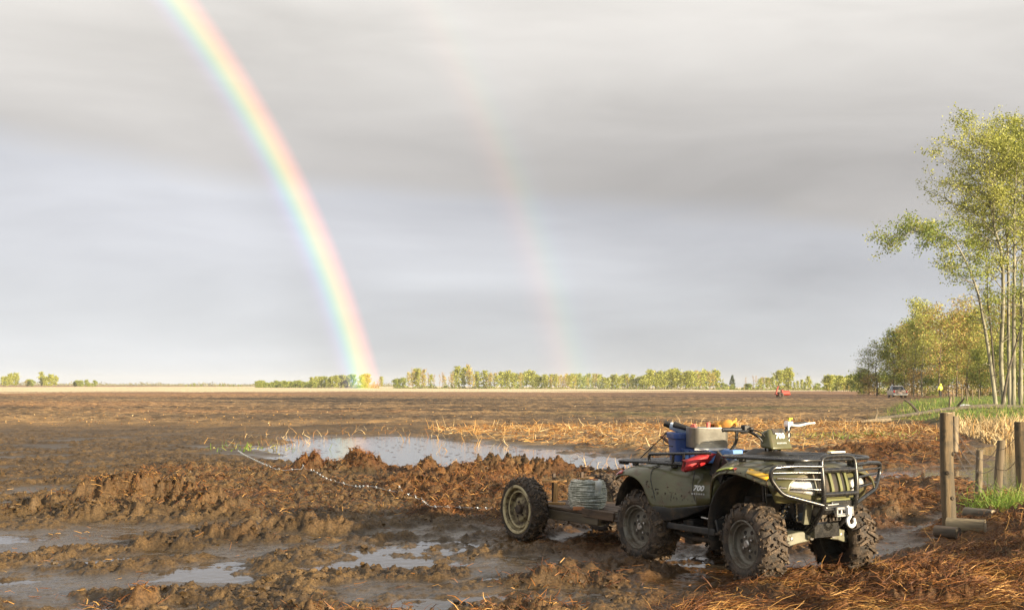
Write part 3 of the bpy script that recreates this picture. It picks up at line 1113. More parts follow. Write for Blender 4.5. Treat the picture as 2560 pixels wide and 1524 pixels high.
def skin_seam(st, pts, s, r=.0035, inset=.004):
    P = []
    for x, f in pts:
        for (xa, pa), (xb, pb) in zip(st, st[1:]):
            if xa <= x <= xb:
                t = (x - xa) / (xb - xa)
                Q = [(a[0] * (1 - t) + c[0] * t, a[1] * (1 - t) + c[1] * t) for a, c in zip(pa, pb)]
                i = min(int(f), len(Q) - 2)
                g = f - i
                P.append(Vector((x, -s * (Q[i][0] * (1 - g) + Q[i + 1][0] * g - inset * -1), Q[i][1] * (1 - g) + Q[i + 1][1] * g)))
                break
    b = MB()
    b.tube(cat_rom(P, 4), r, 6)
    b.build('panel_seam', black_plastic, quad)


for s in (-1, 1):
    skin_seam(rear_st, [(-.20, .9), (-.155, 1.6), (-.125, 2.3), (-.095, 3.0), (-.06, 3.8)], -s)
    skin_seam(rear_st, [(-.545, 1.2), (-.515, 2.0), (-.475, 2.7), (-.425, 3.2), (-.395, 3.85)], -s, .003)
    skin_seam(front_st, [(.70, .9), (.72, 1.6), (.74, 2.2), (.79, 2.9)], -s, .003)

# splashes of mud dried on the fenders
R = random.Random(99)


def splash(st, x0, x1, f0, f1, n, s):
    rows = None
    P = []
    for k in range(n):
        x, f = R.uniform(x0, x1), f0 + (f1 - f0) * R.random() ** .6
        for (xa, pa), (xb, pb) in zip(st, st[1:]):
            if xa <= x <= xb:
                t = (x - xa) / (xb - xa)
                Q = [(a[0] * (1 - t) + c[0] * t, a[1] * (1 - t) + c[1] * t) for a, c in zip(pa, pb)]
                i = min(int(f), len(Q) - 2)
                g = f - i
                P.append(Vector((x, s * (Q[i][0] * (1 - g) + Q[i + 1][0] * g) - 0, Q[i][1] * (1 - g) + Q[i + 1][1] * g)))
    return P


b = MB()
for s in (-1, 1):
    for p in splash(rear_st, -.5, .05, 2.6, 4, 150, -s) + splash(front_st, .19, .34, 2.4, 4, 120, -s) + splash(front_st, .34, .95, 3.1, 4, 90, -s):
        q = .0025 + .008 * R.random() ** 2.5
        b.box((p.x, p.y - s * .004, p.z), (q * R.uniform(.8, 1.6), .007, q * R.uniform(1, 2.6)), (0, R.uniform(-.5, .5), 0), taper=(.7, .8))
tag(b.build('mud_splashes', tread_mud, quad, angle=30), kind='stuff')

# ---- chassis, engine, suspension
b = MB()
for s in (-1, 1):
    b.tube(fillet([(-.92, s * .16, .56), (-.5, s * .17, .36), (.5, s * .16, .33), (.86, s * .13, .42), (.93, s * .13, .62)], .08), .019)
    b.tube([(-.85, s * .20, .74), (.2, s * .18, .72), (.90, s * .16, .76)], .018)
    b.tube([(.45, s * .16, .33), (.42, s * .17, .74)], .017)
    b.tube([(-.45, s * .16, .36), (-.5, s * .18, .76)], .017)
b.box((.80, 0, .40), (.22, .26, .10))
b.box((-.88, 0, .44), (.06, .12, .10))
b.box((-.93, 0, .36), (.14, .05, .02))
b.build('frame', black_metal, quad)
b = MB()
b.box((-.02, 0, .46), (.62, .34, .28))
b.lathe([(-.25, .12), (-.23, .15), (-.18, .15), (-.16, .13)], 20, 'y', (.10, 0, .44))
b.box((.05, 0, .66), (.28, .24, .16))
b.lathe([(-.26, .10), (-.22, .12), (-.16, .12)], 20, 'y', (-.22, 0, .46))
b.build('engine', dark_inner, quad, bevel=.015)
b = MB()
b.box((.90, 0, .55), (.05, .34, .17))
for k in range(9):
    b.box((.93, -.15 + k * .0375, .55), (.015, .012, .16))
b.build('radiator', dark_inner, quad)
for s in (-1, 1):
    b = MB()
    for x0, x1 in ((.80, .70),):
        rows = []
        for yy, z, hx, hz in ((.11, .355, .10, .035), (.20, .350, .095, .042), (.31, .325, .075, .045), (.40, .300, .05, .036), (.455, .285, .03, .028)):
            x = .74 - .10 * (yy - .11)
            rows.append([(x - hx, s * yy, z - hz), (x + hx, s * yy, z - hz), (x + hx, s * yy, z + hz), (x - hx, s * yy, z + hz)])
        b.loft(rows)
    arm = b.build('lower_arm', arm_paint, quad, bevel=.006)
    h = MB()
    for yy, z in ((.26, .34), (.35, .318)):
        h.lathe([(0, .016), (.012, .014), (.014, 0)], 10, 'x', (.74 - .10 * (yy - .11) + .075, s * yy, z))
    h.lathe([(-.03, .022), (.03, .022), (.032, 0)], 12, 'x', (.84, s * .115, .352))
    tag(h.build('arm_bolt', bolt_steel, quad), kind='stuff')
    b = MB()
    b.tube([(.70, s * .14, .46), (.66, s * .46, .39)], .014)
    b.tube([(.62, s * .14, .46), (.64, s * .46, .39)], .014)
    b.tube([(.76, s * .10, .40), (.74, s * .46, .335)], .010)
    b.tube([(.64, s * .12, .33), (.64, s * .48, .30)], .020)
    b.box((.645, s * .465, .335), (.09, .05, .17))
    b.build('upper_arm', black_metal, quad)
    b = MB()
    p0, p1 = Vector((.73, s * .19, .66)), Vector((.70, s * .33, .36))
    b.tube([p0, p1], .017)
    sp = []
    for k in range(61):
        t = k / 60
        p = p0.lerp(p1, .12 + .66 * t)
        a = t * 2 * math.pi * 6
        sp.append(p + Vector((math.cos(a) * .034, math.sin(a) * .034 * .9, math.sin(a) * .012)))
    b.tube(sp, .007, 6)
    b.build('shock_absorber', black_metal, quad)
    b = MB()
    b.tube([(-.60, s * .14, .38), (-.63, s * .46, .31)], .022)
    b.tube([(-.70, s * .14, .34), (-.66, s * .46, .29)], .020)
    b.tube([(-.52, s * .14, .34), (-.60, s * .46, .29)], .020)
    b.tube([(-.66, s * .20, .72), (-.68, s * .36, .34)], .028)
    b.build('rear_arm', dark_inner, quad)
# the slanting olive skid bracket seen under the headlight
b = MB()
b.box((.90, -.19, .535), (.03, .06, .17), (0, rad(14), rad(-14)))
b.build('bumper_bracket', arm_paint, quad, bevel=.004)
b = MB()
b.lathe([(-.05, .045), (.0, .052), (.05, .046), (.056, .03), (.056, 0)], 20, 'x', (.93, -.115, .545))
b.build('horn', rim_steel, quad)

# ---- winch and hook
w = MB()
w.box((.985, .0, .565), (.10, .30, .018))
w.box((.975, .045, .575), (.09, .22, .10))
w.lathe([(-.11, .04), (-.10, .048), (.10, .048), (.11, .04)], 18, 'y', (.975, -.02, .57))
winch = w.build('winch', black_metal, quad, bevel=.006)
b = MB()
b.box((1.045, .035, .575), (.022, .17, .012))
b.box((1.045, .035, .520), (.022, .17, .012))
b.box((1.045, -.045, .548), (.022, .014, .066))
b.box((1.045, .115, .548), (.022, .014, .066))
for y in (.005, .065):
    b.tube([(1.045, y, .520), (1.045, y, .577)], .009)
for z in (.53, .567):
    b.tube([(1.052, -.045, z), (1.052, .115, z)], .008)
b.build('fairlead', silver, winch)
b = MB()
b.tube([(1.065, .045, .590), (1.075, .055, .545)], .013)
b.box((1.072, .055, .555), (.022, .034, .05))
b.tube(cat_rom([(1.075, .055, .545), (1.08, .057, .515), (1.082, .030, .490), (1.084, .035, .458), (1.085, .065, .442), (1.085, .095, .458), (1.085, .098, .485), (1.084, .088, .498)], 5),
       [.012] * 8 + [.014] * 20 + [.011] * 7 + [.006], 8)
b.build('winch_hook', white_plastic, winch)
b = MB()
b.tube(cat_rom([(1.05, .035, .55), (1.06, .04, .57), (1.065, .045, .59)], 3), .006)
b.tube([(.97, -.12, .60), (1.04, -.13, .60), (1.04, -.02, .605)], .007)
b.build('winch_cable', silver, winch)

# ---- bull bar
b = MB()
path = [(.80, -.13, .37), (.90, -.14, .43), (1.035, -.165, .585), (1.045, -.175, .72), (1.02, -.178, .945), (1.01, 0, .955), (1.02, .178, .945), (1.045, .175, .72), (1.035, .165, .585), (.90, .14, .43), (.80, .13, .37)]
b.tube(fillet(path, .06, 5), .0205, 12)
bar = b.build('bull_bar', black_metal, quad, angle=60)
for z, x in ((.850, 1.032), (.678, 1.045)):
    b = MB()
    b.tube([(x, -.172, z), (x, .172, z)], .0185, 10)
    b.build('cross_bar', black_metal, bar, angle=60)
b = MB()
b.box((1.012, .0, .979), (.040, .150, .012))
b.build('winch_switch_plate', white_plastic, bar, bevel=.003)
for s in (-1, 1):
    b = MB()
    b.tube(fillet([(1.035, s * .178, .880), (.965, s * .40, .885), (.925, s * .570, .875), (.915, s * .575, .80), (.945, s * .490, .685), (1.035, s * .172, .600)], .05, 5), .0165, 10)
    g = b.build('side_guard', black_metal, quad, angle=60)
    for zo, zi in ((.840, .835), (.800, .785), (.735, .712)):
        b = MB()
        yo = .545 + (.02 if zo > .8 else -.02)
        b.tube([(.93, s * yo, zo), (.985, s * .36, (zo + zi) / 2 + .002), (1.038, s * .178, zi)], .0085, 8)
        b.build('guard_rod', black_metal, g, angle=60)

# ---- racks
def rack(name, loop, bars, rails=(), feet=()):
    b = MB()
    b.tube(loop, .0135, 9, closed=True)
    r = b.build(name, black_metal, quad, angle=60)
    for p in bars:
        b = MB()
        b.tube(p, .0095, 8)
        b.build('rack_bar', black_metal, r, angle=60)
    for p in rails:
        b = MB()
        b.tube(p, .0125, 9)
        b.build('rack_rail', black_metal, r, angle=60)
    for x, y, z0, z1 in feet:
        b = MB()
        b.box((x, y, (z0 + z1) / 2), (.05, .035, z1 - z0))
        b.build('rack_foot', black_plastic, r, bevel=.004)
    return r


lp = [(.26, -.41, .918), (.60, -.44, .925), (.88, -.42, .926), (1.00, -.33, .925), (1.02, 0, .925), (1.00, .33, .925), (.88, .42, .926), (.60, .44, .925), (.26, .41, .918), (.20, .25, .918), (.20, -.25, .918)]
rack('front_rack', cat_rom(lp, 4, True),
     [[(.22, y, .917), (.62, y * 1.05, .925), (1.00, y * .9, .926)] for y in (-.30, -.18, -.06, .06, .18, .30)] + [[(.42, -.43, .912), (.42, .43, .912)], [(.72, -.44, .915), (.72, .44, .915)], [(.90, -.41, .915), (.90, .41, .915)]],
     feet=[(.40, -.36, .87, .92), (.40, .36, .87, .92), (.86, -.32, .84, .92), (.86, .32, .84, .92)])
lp = [(-.30, -.42, .828), (-.64, -.43, .826), (-.95, -.42, .815), (-1.09, -.38, .813), (-1.10, 0, .813), (-1.09, .38, .813), (-.95, .42, .815), (-.64, .43, .826), (-.30, .42, .828), (-.24, .3, .828), (-.24, -.3, .828)]
rack('rear_rack', cat_rom(lp, 4, True),
     [[(-.26, y, .829), (-.64, y, .827), (-1.09, y, .815)] for y in (-.30, -.18, -.06, .06, .18, .30)] + [[(x, -.42, .818), (x, .42, .818)] for x in (-.42, -.62, -.82, -1.0)],
     rails=[fillet([(-.64, s * .43, .820), (-.645, s * .43, .893), (-.20, s * .42, .918), (-.02, s * .30, .930)], .05) for s in (-1, 1)]
     + [fillet([(-.34, s * .43, .825), (-.33, s * .43, .905)], .03) for s in (-1, 1)] + [fillet([(-.22, s * .42, .825), (-.21, s * .42, .915)], .03) for s in (-1, 1)]
     + [[(-.645, -.43, .890), (-.645, .43, .890)]],
     feet=[(-.90, -.37, .78, .815), (-.90, .37, .78, .815), (-.40, -.36, .79, .828), (-.40, .36, .79, .828), (-1.05, -.40, .785, .805), (-1.0, -.40, .785, .805)])

# ---- seat, tank cover, steering
b = MB()
rows = []
for x, w_, z0, z1 in ((-.62, .10, .80, .845), (-.56, .15, .79, .872), (-.35, .165, .76, .880), (-.15, .165, .74, .872), (.02, .155, .73, .880), (.14, .14, .74, .905), (.21, .11, .80, .925)):
    rows.append([(x, -w_ - .03, z0), (x, -w_ - .01, (z0 + z1) / 2), (x, -w_ + .03, z1 - .012), (x, 0, z1), (x, w_ - .03, z1 - .012), (x, w_ + .01, (z0 + z1) / 2), (x, w_ + .03, z0)])
b.loft(rows)
b.build('seat', seat_vinyl, quad, sub=1, angle=80)
b = MB()
rows = []
for x, w_, z0, z1 in ((.10, .16, .84, .905), (.16, .17, .86, .940), (.24, .165, .88, .972), (.32, .15, .89, .968), (.42, .13, .89, .945), (.52, .10, .89, .915)):
    rows.append([(x, -w_ - .03, z0), (x, -w_, (z0 + z1) / 2), (x, -w_ * .55, z1), (x, w_ * .55, z1), (x, w_, (z0 + z1) / 2), (x, w_ + .03, z0)])
b.loft(rows)
b.build('tank_cover', black_plastic, quad, angle=30)
b = MB()
b.box((.02, -.255, .80), (.16, .02, .24), (0, rad(30), rad(-6)))
b.tube(fillet([(-.03, -.275, .70), (.06, -.30, .79), (.17, -.36, .905)], .05), .012)
b.build('side_cover', black_plastic, quad)
# handlebar: turned a little to the machine's right
HB = Matrix.Translation((.36, 0, 0)) @ Matrix.Rotation(rad(-9), 4, 'Z')
hb = lambda p: HB @ Vector(p)
b = MB()
b.tube([hb(p) for p in fillet([(-.10, -.40, 1.122), (-.075, -.20, 1.125), (-.01, -.10, 1.055), (.0, 0, 1.03), (-.01, .10, 1.055), (-.075, .20, 1.150), (-.10, .40, 1.165)], .05)], .0125, 9)
b.tube([(.33, 0, .90), (.36, 0, 1.03)], .025)
bars = b.build('handlebar', black_metal, quad, angle=60)
for s, dz_ in ((-1, 0), (1, .04)):
    b = MB()
    b.tube([hb((-.081, s * .245, 1.124 + dz_ * .8)), hb((-.103, s * .395, 1.121 + dz_)), hb((-.104, s * .40, 1.121 + dz_))], [.018, .0185, .010], 10)
    b.build('grip', black_plastic, bars)
    b = MB()
    b.box(hb((-.070, s * .205, 1.132 + dz_ * .7)), (.055, .055, .05), (0, 0, rad(-9)))
    b.box(hb((-.050, s * .175, 1.125 + dz_ * .7)), (.06, .03, .035), (0, 0, rad(-9)))
    if s < 0:
        b.box(hb((-.045, s * .235, 1.100)), (.02, .06, .014), (0, 0, rad(-30)))
    b.build('switch_box', silver if s > 0 else black_plastic, bars, bevel=.008)
    b = MB()
    b.tube(cat_rom([hb((-.04, s * .19, 1.115 + dz_)), hb((-.015, s * .26, 1.110 + dz_)), hb((-.02, s * .36, 1.118 + dz_ * 1.2)), hb((-.035, s * .43, 1.120 + dz_ * 1.2))], 4), [.009] * 9 + [.007] * 3 + [.009], 8)
    b.build('brake_lever', white_plastic if s > 0 else black_metal, bars)
    b = MB()
    b.tube(cat_rom([hb((-.06, s * .19, 1.11)), hb((.02, s * .15, 1.07)), hb((.02, s * .09, 1.0)), hb((-.02, s * .05, .93))], 5), .007, 6)
    b.tube(cat_rom([hb((-.05, s * .21, 1.13)), hb((.03, s * .13, 1.10)), hb((.03, s * .07, 1.02)), hb((0, s * .03, .93))], 5), .006, 6)
    b.build('control_cable', black_plastic, bars)
b = MB()
b.tube([hb((-.06, .20, 1.175)), hb((-.06, .205, 1.196))], .012)
b.box(hb((-.06, .212, 1.204)), (.02, .035, .014))
b.build('kill_switch', yellow_mat, bars)
b = MB()
b.tube([(.41, .125, 1.03), (.385, .148, 1.145)], .006)
b.build('aerial_rod', white_plastic, bars)
# instrument pod with the figures
P8 = [Vector(p) for p in ((.335, -.125, .985), (.475, -.115, .970), (.475, .115, .970), (.335, .125, .985), (.330, -.098, 1.105), (.405, -.085, 1.135), (.405, .085, 1.135), (.330, .098, 1.105))]
b = MB()
b.add(P8, [(0, 3, 2, 1), (4, 5, 6, 7), (0, 1, 5, 4), (1, 2, 6, 5), (2, 3, 7, 6), (3, 0, 4, 7)])
pod = b.build('instrument_pod', olive, quad, bevel=.022)
pod.modifiers['bevel'].segments = 4


def lettering(text, size, M, mat, parent, name='lettering', shear=.2, bold=.0):
    cu = bpy.data.curves.new(name, 'FONT')
    cu.body = text
    cu.size = size
    cu.shear = shear
    cu.offset = bold
    cu.extrude = .0015
    cu.align_x, cu.align_y = 'CENTER', 'CENTER'
    cu.materials.append(mat)
    tmp = bpy.data.objects.new(name + '_curve', cu)
    COL.objects.link(tmp)
    bpy.context.view_layer.update()
    me = bpy.data.meshes.new_from_object(tmp.evaluated_get(bpy.context.evaluated_depsgraph_get()))
    bpy.data.objects.remove(tmp)
    o = bpy.data.objects.new(name, me)
    COL.objects.link(o)
    o.parent = parent
    o.matrix_local = M
    return o


def frame_m(origin, right, up):
    r, u = Vector(right).normalized(), Vector(up).normalized()
    n = r.cross(u).normalized()
    u = n.cross(r)
    M = Matrix((r, u, n)).transposed().to_4x4()
    M.translation = Vector(origin)
    return M


up_f = (P8[5] - P8[1]).normalized()
nf = Vector((0, 1, 0)).cross(up_f)
c0 = P8[1].lerp(P8[5], .62)
c0.y = 0
lettering('700', .064, frame_m(c0 + nf * .004, (0, 1, 0), up_f), white_print, pod, bold=.0015)
b = MB()
c1 = P8[1].lerp(P8[5], .30)
for k in range(7):
    p = c1 + nf * .003
    b.box((p.x, -.045 + k * .015, p.z), (.003, .010, .012), (0, rad(-24), 0))
b.build('print_line', grey_print, pod, smooth=False)
b = MB()
c2 = P8[1].lerp(P8[5], .84)
b.box((c2.x + nf.x * .002, 0, c2.z + nf.z * .002), (.004, .12, .045), (0, rad(-24), 0))
b.build('pod_window', black_plastic, pod, bevel=.001)
# side figures on the rear side panel
lettering('700', .060, frame_m((-.022, -.4345, .655), (1, .46, 0), (0, .33, 1)), white_print, quad, bold=.0015)
b = MB()
for k in range(6):
    b.box((-.065 + k * .018, -.461 + k * .0080, .612), (.012, .004, .012), (0, 0, rad(24)))
b.build('print_line', grey_print, quad, smooth=False)
b = MB()
b.tube([(.0, -.42, .43), (.18, -.42, .42), (.26, -.43, .46)], .008)
b.build('foot_brake', bolt_steel, quad)

# ------------------------------------------------------------------ what the quad carries
def q2w(p):
    return quad.matrix_basis @ Vector(p)


def on_quad(name, p, rz, label, cat, group=None):
    """a thing of its own standing on the quad, given in the quad's measures"""
    w = q2w(p)
    return thing(name, w, QRZ + rz, label, cat, group)


def rbox_rows(L, W, zs, r, n=5, infl=None):
    """rounded rectangle sections at heights zs = [(z, scale)]"""
    rows = []
    for z, sc in zs:
        row = []
        for cx, cy, a0 in ((L / 2 - r, W / 2 - r, 0), (-L / 2 + r, W / 2 - r, 90), (-L / 2 + r, -W / 2 + r, 180), (L / 2 - r, -W / 2 + r, 270)):
            for k in range(n):
                a = rad(a0 + 90 * k / (n - 1))
                row.append(((cx + r * math.cos(a)) * sc, (cy + r * math.sin(a)) * sc, z))
        rows.append(row)
    return rows


box_metal = pbr('brushed_aluminium_box', (.46, .44, .38), .36, metal=.75, col2=(.36, .34, .29), scale=7, dirt=(.25, .21, .16), dscale=18, dlo=.62, dhi=.72, bump=.04, bscale=60)
blue_plastic = pbr('blue_plastic', (.030, .075, .27), .42, col2=(.025, .06, .21), scale=6, dirt=(.12, .10, .09), dscale=15, dlo=.63, dhi=.74)
light_blue = pbr('pale_blue_plastic', (.16, .32, .68), .4, col2=(.10, .22, .52), scale=9)
red_rubber = pbr('red_rubber', (.42, .022, .025), .5, col2=(.34, .016, .02), scale=12, bump=.15, bscale=25)
hollow_dark = pbr('sleeve_hollow_shade', (.03, .022, .018), .9)  # dark colour for the shaded hollow of the red sleeve
tan_leather = pbr('tan_leather', (.62, .30, .05), .65, col2=(.48, .21, .04), scale=14, bump=.2, bscale=40)
wood_handle = pbr('brown_handle_wood', (.20, .085, .028), .5, col2=(.13, .055, .02), scale=20, stretch=(1, 1, .1))
pink_plastic = pbr('faded_red_plastic', (.60, .14, .11), .45, col2=(.5, .10, .08), scale=9)
bottle_plastic = pbr('clear_bottle', (.55, .66, .78), .12, coat=.6)

# blue tote at the back of the rear rack
t = on_quad('blue_tote', (-.54, -.06, .830), rad(66), 'dark blue plastic tote with folded rim on the rear rack of the quad bike', 'tote')
b = MB()
b.loft(rbox_rows(.34, .28, [(0, .92), (.20, 1.0), (.212, 1.0)], .04))
b.build('tub', blue_plastic, t, angle=40)
b = MB()
b.loft(rbox_rows(.37, .31, [(.190, 1), (.232, 1.01), (.240, .98)], .05))
b.build('rim', blue_plastic, t, bevel=.004)
# pale blue crate with ribs, carrying the metal box
t = on_quad('plastic_crate', (-.25, -.08, .842), 0, 'pale blue slotted plastic crate under the metal box on the quad bike', 'crate')
b = MB()
b.box((0, 0, .05), (.34, .36, .10))
b.build('crate_body', light_blue, t, bevel=.008)
for s in (-1, 1):
    for k in range(5):
        b = MB()
        b.box((-.15 + k * .075, s * .184, .05), (.010, .012, .092))
        b.build('rib', blue_plastic, t)
b = MB()
b.box((0, -.185, .0975), (.345, .012, .012))
b.box((0, .185, .0975), (.345, .012, .012))
b.build('crate_edge', blue_plastic, t)
# white lid strips seen between crate and box
t = on_quad('white_board', (-.19, -.17, .9425), rad(40), 'thin white board lying between the pale blue crate and the metal box', 'board')
b = MB()
b.box((0, 0, .0045), (.20, .24, .009))
b.box((.01, -.01, .0125), (.22, .22, .006))
b.build('sheet', white_plastic, t, bevel=.001)
BZ = .959
t = on_quad('metal_box', (-.275, -.12, BZ), rad(66), 'open brushed metal box with rounded corners strapped on the rear of the quad bike', 'box')
b = MB()
rows = rbox_rows(.300, .26, [(.012, .97), (.0, .985), (.006, 1), (.155, 1.0), (.160, 1.012), (.165, 1.0), (.160, .975), (.02, .965), (.018, .9)], .05, 7)
b.grid(rows, True)
o_ = len(b.V)
b.box((0, 0, .014), (.27, .23, .006))
b.build('box_shell', box_metal, t, angle=40)
# contents of the metal box
t = on_quad('fence_insulator', (-.33, -.18, BZ + .02), rad(20), 'faded red plastic piece sticking out at the rear end of the metal box', 'tool', 'red plastic pieces')
b = MB()
b.box((0, 0, .085), (.045, .03, .17), (0, rad(-24), 0))
b.box((-.025, .03, .09), (.03, .03, .17), (rad(-10), rad(-30), 0))
b.build('handle', pink_plastic, t, bevel=.006)
t = on_quad('plier_handle', (-.26, -.12, BZ + .02), rad(-15), 'faded red tool handle standing up in the middle of the metal box', 'tool', 'red plastic pieces')
b = MB()
b.box((0, 0, .09), (.03, .028, .19), (0, rad(6), 0))
b.box((-.03, .01, .085), (.022, .02, .14), (0, rad(30), 0))
b.build('handle', pink_plastic, t, bevel=.006)
t = on_quad('work_gloves', (-.19, -.04, BZ + .12), rad(60), 'pair of tan leather work gloves lying on the front corner of the metal box', 'gloves')
b = MB()
for dxg, a, dzg in ((0, .2, .04), (.05, -.5, .055)):
    rows = []
    for k, (l, w_, h_) in enumerate(((0, .045, .030), (.05, .055, .034), (.09, .05, .030), (.12, .04, .022))):
        c_ = Matrix.Rotation(a, 3, 'Z')
        rows.append([c_ @ Vector((dxg + w_ * math.cos(q), l - .05, dzg + h_ * math.sin(q) + .03 * math.sin(l * 14))) for q in np.linspace(0, 2 * math.pi, 9)[:-1]])
    b.loft(rows)
    for f in range(4):
        x0 = dxg - .032 + f * .021
        c_ = Matrix.Rotation(a, 3, 'Z')
        b.tube([c_ @ Vector((x0, .06, dzg + .025)), c_ @ Vector((x0 * 1.1, .10, dzg + .03)), c_ @ Vector((x0 * 1.15, .125 + .01 * (f % 2), dzg + .005))], [.013, .012, .009], 7)
    c_ = Matrix.Rotation(a, 3, 'Z')
    b.tube([c_ @ Vector((dxg + .035, .0, dzg + .02)), c_ @ Vector((dxg + .065, .03, dzg + .045)), c_ @ Vector((dxg + .06, .06, dzg + .06))], [.015, .014, .010], 7)
b.build('glove_pair', tan_leather, t, angle=70, jitter=.003)
# black strap over the front of the box
t = on_quad('rubber_strap', (-.13, .0, .93), rad(55), 'bent black rubber strap curving past the front edge of the metal box', 'strap')
b = MB()
pts = cat_rom([(-.03, .02, .165), (.025, 0, .190), (.055, -.01, .150), (.05, -.01, .08), (.025, -.01, .03), (-.02, 0, -.02)], 5)
b.tube(pts, .013, 8)
b.build('strap_band', black_plastic, t)
# bottle and knife-like tool lying over the tote
t = on_quad('drink_bottle', (-.60, -.12, 1.070), rad(40), 'clear blue bottle with a black cap lying across the blue tote', 'bottle')
b = MB()
b.tube([(-.09, 0, .055), (-.05, 0, .045), (.04, 0, .01), (.07, 0, .0)], [.030, .038, .038, .03], 12)
b.build('bottle_body', bottle_plastic, t)
b = MB()
b.tube([(-.14, 0, .075), (-.088, 0, .055)], .027, 12)
b.build('cap', black_plastic, t, bevel=.003)
t = on_quad('flashlight', (-.50, -.13, 1.082), rad(35), 'black torch lying on the blue tote next to the bottle', 'torch')
b = MB()
b.tube([(-.12, 0, .055), (-.04, 0, .035), (.07, 0, .0)], [.026, .022, .020], 12)
b.build('barrel', black_plastic, t)
b = MB()
b.tube([(.071, 0, -.001), (.10, 0, -.010)], [.020, .018], 12)
b.build('tail_cap', silver, t)
# axe handle behind the tote
t = on_quad('wooden_handle', (-.72, .04, .835), 0, 'brown wooden tool handle sticking out behind the blue tote', 'tool')
b = MB()
b.tube(cat_rom([(.12, 0, .005), (-.05, 0, .07), (-.18, -.03, .125), (-.27, -.05, .185)], 4), [.020] * 4 + [.017] * 4 + [.015] * 4 + [.019], 10)
b.build('shaft', wood_handle, t)
t = on_quad('thin_wire', (-.80, -.20, .830), 0, 'thin dark wire looped from the tote down to the rack end', 'wire')
b = MB()
b.tube(cat_rom([(-.25, 0, .0), (-.12, .02, .10), (.0, .04, .19), (.08, .02, .235), (.2, -.11, .15), (.32, -.11, .13)], 6), .0045, 6)
b.build('wire_strand', black_plastic, t)
# red rubber glove-like sleeve over the side of the rear rack
t = on_quad('red_sleeve', (-.085, -.345, .79), rad(62), 'crumpled red rubber sleeve with an open dark end hanging on the rack by the seat', 'sleeve')
b = MB()
rows = []
for x, y, z, w_, h_ in ((-.150, -.02, .035, .060, .048), (-.10, -.02, .045, .066, .050), (-.04, -.01, .065, .062, .048), (.02, .02, .085, .055, .042), (.08, .06, .105, .045, .030), (.13, .09, .115, .030, .016)):
    rows.append([(x + .01 * math.sin(3 * q), y + w_ * math.copysign(abs(math.cos(q)) ** .6, math.cos(q)), z + h_ * math.copysign(abs(math.sin(q)) ** .6, math.sin(q))) for q in np.linspace(0, 2 * math.pi, 17)[:-1]])
b.grid(rows, True)
b.F.append(tuple(len(b.V) - 16 + k for k in range(16)))
b.M.append(0)
b.build('sleeve_skin', red_rubber, t, solid=.006, jitter=.004, angle=50)
b = MB()
b.loft([[(x, -.02 + .052 * math.copysign(abs(math.cos(q)) ** .6, math.cos(q)), .035 + .040 * math.copysign(abs(math.sin(q)) ** .6, math.sin(q))) for q in np.linspace(0, 2 * math.pi, 17)[:-1]] for x in (-.13, -.12)])
b.build('sleeve_shade_plug', hollow_dark, t)  # dark plug stands in for the shade inside the open end
# small things on the front rack
t = on_quad('yellow_cap', (.74, .24, .936), 0, 'small yellow plastic cap lying on the front rack', 'cap')
b = MB()
b.lathe([(0, .028), (.02, .030), (.034, .024), (.036, 0)], 14, 'z')
b.build('cap_shell', yellow_mat, t)

# ------------------------------------------------------------------ the small trailer behind the quad
cream_steel = pbr('cream_rim_paint', (.56, .47, .27), .5, col2=(.46, .37, .20), scale=7, dirt=(.09, .06, .035), dscale=9, dlo=.50, dhi=.62, bump=.1, bscale=40)
mud_steel = pbr('mud_spattered_steel', (.36, .30, .17), .6, col2=(.16, .12, .07), scale=6, dirt=(.08, .055, .035), dscale=12, dlo=.44, dhi=.60, bump=.3, bscale=40)
old_plank = pbr('weathered_plank', (.135, .085, .050), .75, col2=(.085, .055, .034), scale=10, stretch=(.15, 1, 1), dirt=(.06, .04, .026), dscale=9, dlo=.5, dhi=.62, bump=.3, bscale=50)
dark_plank = pbr('wet_dark_plank', (.06, .043, .030), .55, col2=(.11, .085, .05), scale=7, stretch=(.15, 1, 1), bump=.3, bscale=40)
fresh_wood = pbr('fresh_sawn_wood', (.62, .36, .14), .7, col2=(.46, .25, .09), scale=10, stretch=(1, 1, .12), dirt=(.30, .17, .07), dscale=12, dlo=.55, dhi=.7, bump=.15, bscale=50)
red_wood = pbr('reddish_sawn_wood', (.50, .20, .08), .7, col2=(.38, .15, .06), scale=12, bump=.15, bscale=50)
wire_zinc = pbr('galvanised_wire', (.66, .64, .54), .42, metal=.45, col2=(.40, .40, .32), scale=30, bump=.05)
wire_core = pbr('wire_shade', (.19, .19, .14), .6, metal=.4, col2=(.36, .38, .30), scale=60, stretch=(1, 1, 6))
paper_tag = pbr('white_paper_tag', (.78, .76, .68), .7, col2=(.68, .66, .55), scale=20)
dark_steel = pbr('dark_rusty_steel', (.05, .038, .03), .6, metal=.3, col2=(.09, .06, .04), scale=15)

TX, TY, TRZ = .56, 11.53, rad(-55.5)
trailer = thing('trailer', (TX, TY, -.04), TRZ, 'small two-wheeled wooden trailer with cream rims hitched behind the quad bike', 'trailer')


